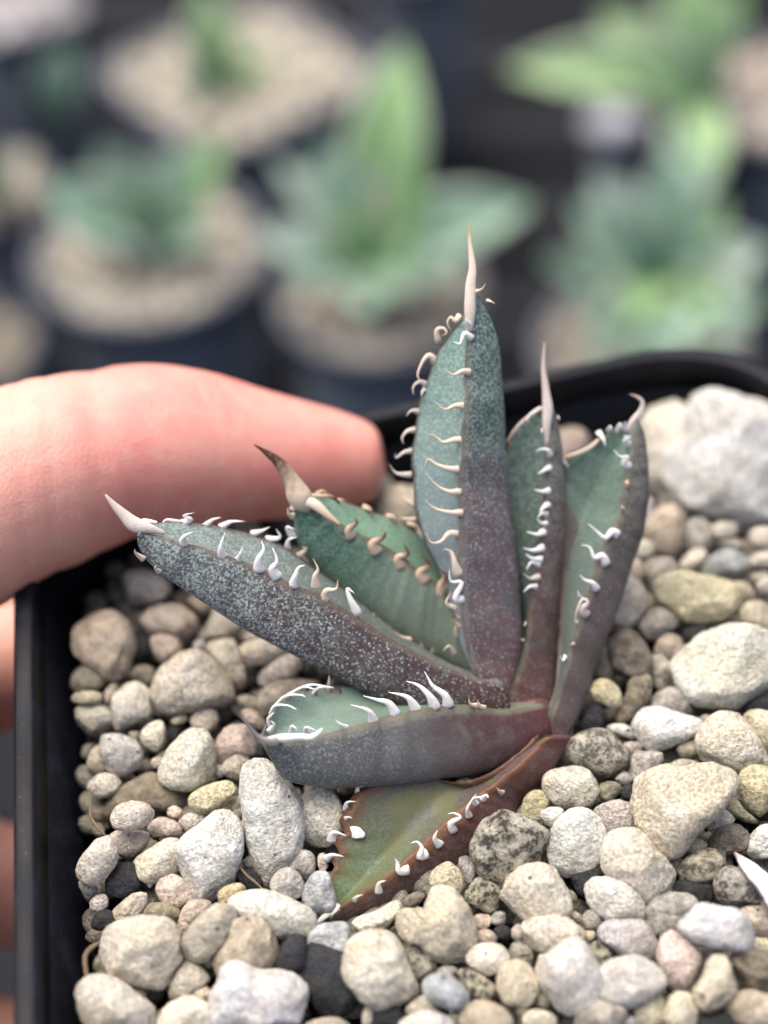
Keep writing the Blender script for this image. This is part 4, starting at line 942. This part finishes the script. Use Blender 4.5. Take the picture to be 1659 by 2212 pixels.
# ------------------------------------------------------------------ loose bits on the pebbles
mt_ = Mat('dry_root', .8, .2); o_ = mt_.obj(); mt_.col(mt_.mix(mt_.noise(o_, 20, 3), (.09, .06, .04), (.20, .15, .10))); mt_.bump(mt_.noise(o_, 60, 3), .5, .01)
def fibre(crop, pts, r, label, name='dry_root', z=.12):
    P = [onz(*q, z) for q in cx(crop, pts)]; r *= .6
    v, f = tube(P, [r*.8, r]+[r]*(len(P)-3)+[r*.5], 6, 16); o = link(name, mesh(name, v, f), mt_.m)
    tag(o, label, 'dry root')
fibre(2, [(1130, 600), (1190, 680), (1250, 730), (1315, 792)], .020, 'thin brown root fibre under the long pointed white pebble', z=.10)
fibre(2, [(172, 215), (180, 310), (220, 370), (275, 430)], .028, 'curled brown root fibre by the left wall above the dark round pebble')
fibre(2, [(152, 1360), (140, 1225), (185, 1160), (235, 1130)], .040, 'bent brown bark strip left of the largest cream pebble')
fibre(2, [(200, 1078), (230, 1065), (262, 1060)], .022, 'tiny brown splinter at the upper left of the largest cream pebble')
fibre(3, [(345, 1195), (325, 1260), (300, 1300), (270, 1345)], .016, 'pale thin rootlet left of the large warm cream pebble')
fl = Mat('dry_flake', .7, .3); o_ = fl.obj(); fl.col(fl.mix(fl.step(fl.noise(o_, 6, 4), .5, .7), (.66, .63, .66), (.40, .30, .27))); fl.bump(fl.noise(o_, 25, 3), .5, .02)
FLP = cx(4, [(1440, 533), (1500, 565), (1580, 615), (1659, 680), (1740, 760), (1760, 900), (1700, 930), (1650, 860), (1600, 765), (1540, 705), (1480, 620)])
top = [onz(*p, .24+.08*i/10) for i, p in enumerate(FLP)]; nf = len(top)
btm = [p-Vector((0, 0, .035)) for p in top]
o = link('dry_flake', mesh('dry_flake', top+btm, [tuple(range(nf)), tuple(range(2*nf-1, nf-1, -1))]+[(j, nf+j, nf+(j+1) % nf, (j+1) % nf) for j in range(nf)]), fl.m, smooth=False)
tag(o, 'pale papery dry leaf flake at the right edge of the gravel', 'dry flake')

# ------------------------------------------------------------------ the blurred pots behind
ZT = -30.0; ZF = -42.0
mg = Mat('plant_bed', .9, .2); oi = mg.n('ObjectInfo'); o_ = mg.obj()
vn = mg.n('TexVoronoi'); mg.put(vn.inputs['Vector'], o_); vn.inputs['Scale'].default_value = 1.9
sep = mg.n('SeparateColor'); mg.put(sep.inputs[0], vn.outputs['Color'])
cc = mg.mix(mg.step(sep.outputs[0], .2, .9), mg.mix(.5, oi.outputs['Color'], (.10, .08, .06)), oi.outputs['Color'])
cc = mg.mix(mg.step(vn.outputs[0], .45, .7), cc, (.05, .045, .04)); mg.col(cc); mg.bump(vn.outputs[0], .6, .2).node.invert = True
M_BED = mg.m
mb = Mat('dusty_plastic', .55, .4); o_ = mb.obj(); mb.col(mb.mix(mb.noise(o_, 1.2, 4), (.045, .052, .066), (.085, .096, .115))); M_BP = mb.m
mbl = Mat('blurred_leaf', .45, .4); oi = mbl.n('ObjectInfo'); o_ = mbl.obj()
uu = mbl.attr('u'); cc = mbl.mix(mbl.step(mbl.noise(o_, .9, 3), .35, .7, 0, .6), oi.outputs['Color'], mbl.mix(.6, oi.outputs['Color'], (.20, .25, .15)))
cc = mbl.mix(mbl.step(mbl.attr('v'), .12, .02, 0, .7), cc, (.50, .52, .46)); mbl.col(cc)
mbl.b.inputs['Subsurface Weight'].default_value = .1; mbl.b.inputs['Subsurface Radius'].default_value = (.3, .4, .2)
M_BL = mbl.m
GREENS = dict(t=(.19, .33, .23), T=(.11, .21, .14), g=(.22, .38, .15), G=(.15, .32, .09), p=(.36, .47, .38), k=(.03, .06, .05), c=(.66, .60, .45), l=(.28, .43, .19))

def bg_pot(cxy, rpx, label, square=False, z=ZT, rot=0, bedcol=(.46, .425, .345), plabel=None, leaves=(), group='pots standing behind the square pot', ht=12.0, glabel=None, nm=None):
    c = onz(*cxy, z); d = depth(c); r = rpx*d/FPX; root = empty(nm or ('square_pot' if square else 'round_pot'), c-Vector((0, 0, ht)))
    tag(root, label, 'flower pot', group)
    n = 48
    def ring(rr, zz):
        out = []
        for j in range(n):
            a = 2*math.pi*j/n
            if square:
                e = 5.0; k = (abs(math.cos(a))**e+abs(math.sin(a))**e)**(-1/e)
            else: k = 1
            p = Vector((math.cos(a)*rr*k, math.sin(a)*rr*k, zz)); p.rotate(Matrix.Rotation(rot, 3, 'Z')); out.append(p+c)
        return out
    v, f = rings_mesh('wall', [ring(r*1.03, -.7), ring(r*.80, -ht), ring(r*.77, -ht+.05), ring(r*1.0, -.7)], True)
    f.append(tuple(range(n, 2*n))[::-1]); under(link('wall', mesh('wall', v, f), M_BP), root)
    v, f = rings_mesh('rim', [ring(r*1.05, -.75), ring(r*1.10, -.7), ring(r*1.10, .38), ring(r*1.085, .42), ring(r*1.02, .42), ring(r*1.0, .38), ring(r*.99, -.75)], True)
    under(link('rim', mesh('rim', v, f), M_BP), root)
    rr = [ring(r*.985*(1-i/12), 0) for i in range(12)]
    v, f = rings_mesh('gravel', rr); f.append(tuple(range(11*n, 12*n)))
    v = np.array([tuple(p) for p in v]); v[:, 2] += .22*sinnoise(v, 2.2, int(rpx))+.12
    bed = link('gravel', mesh('gravel', v, f), M_BED); bed.color = (*bedcol, 1)
    tag(bed, glabel or 'beige gravel filling the '+label, kind='stuff')
    if leaves:
        pl = empty('succulent_plant', c); tag(pl, plabel, 'succulent', 'succulents in the pots behind')
        for L in leaves: bg_leaf(pl, d, *L)
    return root
def bg_leaf(pl, d, x0, y0, x1, y1, wpx, col, dd=(0, -2.6), bow=.12):
    n, m = 14, 7
    p0, p1 = Vector(at(x0, y0, d-.8+dd[0])), Vector(at(x1, y1, d-.8+dd[1]))
    ax_ = (p1-p0); side = ax_.cross(Fw).normalized(); nr = side.cross(ax_).normalized(); L = ax_.length
    if nr.dot(Fw) > 0: nr = -nr
    wd = wpx*1.25*d/FPX/2; V, F, u, vv = [], [], [], []
    for lay in (0, 1):
        for i in range(n+1):
            t = i/n; wt = wd*(.55+1.1*t-1.65*t**2.6+.0) if t < 1 else 0
            wt = max(wt, .01)
            cpt = p0+ax_*t+nr*(bow*L*math.sin(math.pi*t))
            for j in range(m):
                s = j/(m-1)*2-1
                V.append(cpt+side*(s*wt)+nr*(.35*wt*s*s)-nr*(lay*.45*wd*(1-s*s)*(1-t**2)+lay*.02)); u.append(t); vv.append(min(j, m-1-j)/(m-1))
        o = lay*(n+1)*m
        for i in range(n):
            for j in range(m-1):
                q = (o+i*m+j, o+i*m+j+1, o+(i+1)*m+j+1, o+(i+1)*m+j); F.append(q if lay == 0 else q[::-1])
    N = (n+1)*m
    for i in range(n):
        for e in (0, m-1):
            q = (i*m+e, (i+1)*m+e, N+(i+1)*m+e, N+i*m+e); F.append(q if e == 0 else q[::-1])
    me = mesh('leaf', V, F)
    for nm, arr in (('u', u), ('v', vv)):
        a = me.attributes.new(nm, 'FLOAT', 'POINT'); a.data.foreach_set('value', arr)
    o = under(link('leaf', me, M_BL), pl); o.color = (*GREENS[col], 1)

bg_pot((325, 545), 232, 'round slate black pot standing behind the finger at the left', plabel='blue green rosette in the round pot behind the finger',
       leaves=[(330, 520, 95, 400, 150, 't'), (320, 500, 215, 310, 130, 'T'), (350, 500, 480, 290, 130, 'g'), (330, 520, 240, 500, 100, 'p'), (360, 500, 430, 400, 120, 'G'), (330, 500, 360, 330, 110, 't'), (340, 520, 470, 500, 90, 'T'), (330, 500, 150, 480, 110, 't'), (320, 510, 260, 420, 120, 'g'), (335, 500, 410, 330, 100, 't')])
bg_pot((520, 165), 225, 'square dark pot of beige gravel at the top left', True, rot=.62, plabel='bright green upright seedling in the square pot at the top',
       leaves=[(470, 180, 440, -40, 100, 'l'), (470, 190, 415, 90, 90, 'g'), (480, 200, 610, 115, 46, 'G'), (460, 200, 390, 185, 70, 't'), (470, 190, 520, 40, 70, 'l')])
bg_pot((820, 640), 205, 'round black pot in the middle behind the tall leaf', bedcol=(.36, .32, .26), plabel='large pale green rosette in the middle behind the tall leaf',
       leaves=[(800, 540, 868, 90, 165, 'g'), (790, 540, 690, 310, 140, 't'), (780, 560, 590, 340, 70, 'p'), (800, 560, 540, 510, 100, 'p'), (830, 540, 1150, 440, 140, 't'), (790, 560, 630, 610, 110, 't'), (800, 520, 835, 380, 70, 'c'), (800, 600, 745, 420, 120, 'g'),
               (810, 560, 880, 640, 110, 'T'), (790, 560, 690, 500, 110, 'g'), (830, 560, 1000, 600, 90, 'T'), (820, 560, 900, 330, 110, 'G'), (800, 580, 900, 480, 140, 'g'), (800, 600, 780, 680, 110, 't'), (790, 580, 640, 540, 120, 't'), (820, 590, 1010, 520, 110, 't')])
bg_pot((1390, 760), 215, 'round pot at the right just above the square pot rim', bedcol=(.34, .30, .25), plabel='spreading blue green rosette behind the right part of the rim',
       leaves=[(1400, 600, 1240, 440, 150, 't'), (1400, 560, 1280, 380, 120, 'p'), (1440, 600, 1440, 320, 150, 't'), (1460, 600, 1659, 530, 120, 'p'), (1400, 620, 1300, 720, 130, 'T'), (1380, 620, 1170, 560, 100, 'T'), (1450, 640, 1600, 730, 130, 't'), (1390, 600, 1370, 690, 130, 'g'), (1440, 580, 1570, 430, 120, 'g'), (1420, 640, 1470, 760, 130, 't'), (1400, 640, 1230, 660, 120, 'T'), (1440, 660, 1560, 640, 140, 'g'), (1400, 600, 1340, 520, 140, 't'), (1430, 660, 1380, 780, 140, 't'), (1460, 640, 1659, 660, 130, 'T'), (1420, 600, 1520, 480, 140, 't'), (1390, 650, 1260, 760, 110, 't')])
bg_pot((1440, 235), 150, 'dark pot with the tallest fresh green plant at the top right', bedcol=(.05, .05, .05), glabel='dark soil filling the pot at the top right', plabel='fresh green long leaved plant at the top right',
       leaves=[(1510, 190, 1090, 150, 125, 'l'), (1500, 220, 1470, -90, 140, 'g'), (1510, 230, 1290, 30, 130, 'l'), (1500, 240, 1470, 470, 130, 't'), (1500, 200, 1600, -40, 80, 'G'), (1510, 230, 1350, 120, 120, 'g'), (1500, 230, 1540, 380, 90, 'g')])
bg_pot((1730, 200), 185, 'dark pot of beige gravel at the right edge of the picture', True, rot=.2, bedcol=(.42, .36, .30))
bg_pot((40, 20), 120, 'black pot of pale grey gravel in the top left corner', True, rot=.4, bedcol=(.46, .44, .46), plabel='dim green plant beside the black pot at the top left', leaves=[(120, 260, 150, 90, 90, 'T'), (120, 260, 90, 180, 70, 'T')])
bg_pot((-30, 420), 130, 'dark pot of brown gravel at the left edge', bedcol=(.24, .20, .15), plabel='olive seedling at the left edge', leaves=[(0, 440, 70, 320, 90, 'c'), (0, 440, -40, 320, 70, 'T')])
bg_pot((-60, 760), 130, 'pot of brown gravel at the left edge above the hand', bedcol=(.24, .21, .16))
bg_pot((900, -90), 110, 'black empty looking pot at the top centre', bedcol=(.02, .02, .02), glabel='black soil filling the pot at the top centre')
# white stone on the bench
V5, F5 = ICO[3]
stn = link('white_stone', mesh('white_stone', V5*np.array([1.4, 1.2, 1.1])*(1+.06*sinnoise(V5, 2.5, 9))[:, None], F5), M_PEB); stn.location = onz(1322, 268, ZT+1.1); stn.color = (.80, .79, .84, 1)
tag(stn, 'white stone lying in the dark gap at the upper right', 'stone')
# slatted bench
mbn = Mat('bench_wood', .8, .06); o_ = mbn.obj(); mbn.col(mbn.mix(mbn.noise(o_, .6, 4), (.006, .007, .009), (.020, .021, .024)))
bench = empty('bench', (0, 60, ZF)); tag(bench, 'dark slatted bench the potted plants stand on', 'bench')
def slat_me(L, wd, th):
    me = bpy.data.meshes.new('slat'); bm = bmesh.new(); bmesh.ops.create_cube(bm, size=1); bmesh.ops.scale(bm, vec=(L, wd, th), verts=bm.verts)
    bmesh.ops.bevel(bm, geom=bm.edges[:], offset=.15, segments=2, affect='EDGES'); bm.to_mesh(me); bm.free(); me.materials.append(mbn.m); return me
sm_ = slat_me(260, 7.6, 2)
for k in range(26):
    s_ = bpy.data.objects.new('slat', sm_); COL.objects.link(s_); s_.parent = bench; s_.location = (0, -80+k*9.0, -1.03)
gnd = Mat('dark_ground', .95, .1); gnd.col((.022, .022, .024))
tag(link('ground', mesh('ground', [(-900, -900, -90), (900, -900, -90), (900, 900, -90), (-900, 900, -90)], [(0, 1, 2, 3)]), gnd.m, smooth=False), 'dark ground far below the bench', kind='structure')

# ------------------------------------------------------------------ labels of the pebbles
marks = [((900, 1150), 'the green leaf'), ((160, 1700), 'the left wall'), ((1240, 1560), 'the base of the plant')]
lm = [(p['c'], 'the '+p['label']) for p in PEBBLES if 'label' in p]
SHORT = {}
for p in PEBBLES:
    if 'label' in p:
        for stop in (' with ', ' lying ', ' between ', ' below ', ' near ', ' left of ', ' right of ', ' at ', ' in ', ' directly ', ' beside ', ' half ', ' on ', ' under ', ' touching ', ' alone ', ' above ', ' seen ', ' right ', ' among ', ' behind '):
            pass
        SHORT[id(p)] = p['label']
def direction(dx, dy):
    a = math.degrees(math.atan2(-dy, dx)) % 360
    return ['right of', 'above right of', 'above', 'above left of', 'left of', 'below left of', 'below', 'below right of'][int((a+22.5)//45) % 8]
PLACE = ['yellowish egg shaped pebble', 'tan wedge']
anchors = []
for p in PEBBLES:
    if 'label' not in p: continue
    L = p['label']; cut = len(L)
    for stop in (' below ', ' left of', ' right of', ' between ', ' at the ', ' in the ', ' beside ', ' lying on', ' half buried', ' directly ', ' near the ', ' alone ', ' touching ', ' under ', ' right above', ' above ', ' seen ', ' among ', ' on the ', ' behind '):
        k = L.find(stop)
        if k > 0: cut = min(cut, k)
    anchors.append([p['c'], L[:cut], L])
from collections import Counter
ac = Counter(a[1] for a in anchors)
anchors = [(a[0], a[1]) for a in anchors if ac[a[1]] == 1]
used = {}
for p in sorted(PEBBLES, key=lambda q: -q['r']):
    o = p['o']
    if 'label' not in p:
        size = 'medium' if p['r'] > 36 else 'small' if p['r'] > 20 else 'tiny'
        shape = 'long' if p['asp'] > 1.75 else 'oval' if p['asp'] > 1.35 else 'round'
        best = sorted(anchors, key=lambda a: (a[0][0]-p['c'][0])**2+(a[0][1]-p['c'][1])**2)
        for k in range(len(best)):
            a = best[k]; lab = f"{size} {CN[p['col']]} {shape} pebble {direction(p['c'][0]-a[0][0], p['c'][1]-a[0][1])} the {a[1]}"
            if len(lab.split()) > 16: lab = lab.replace(f' {shape} pebble', ' pebble')
            if lab not in used: break
        p['label'] = lab
    used[p['label']] = 1
    tag(o, p['label'], 'pebble', 'pebbles filling the square pot')
print('pebbles', len(PEBBLES), 'rest', len(rest), 'longest label', max(len(p['label'].split()) for p in PEBBLES))
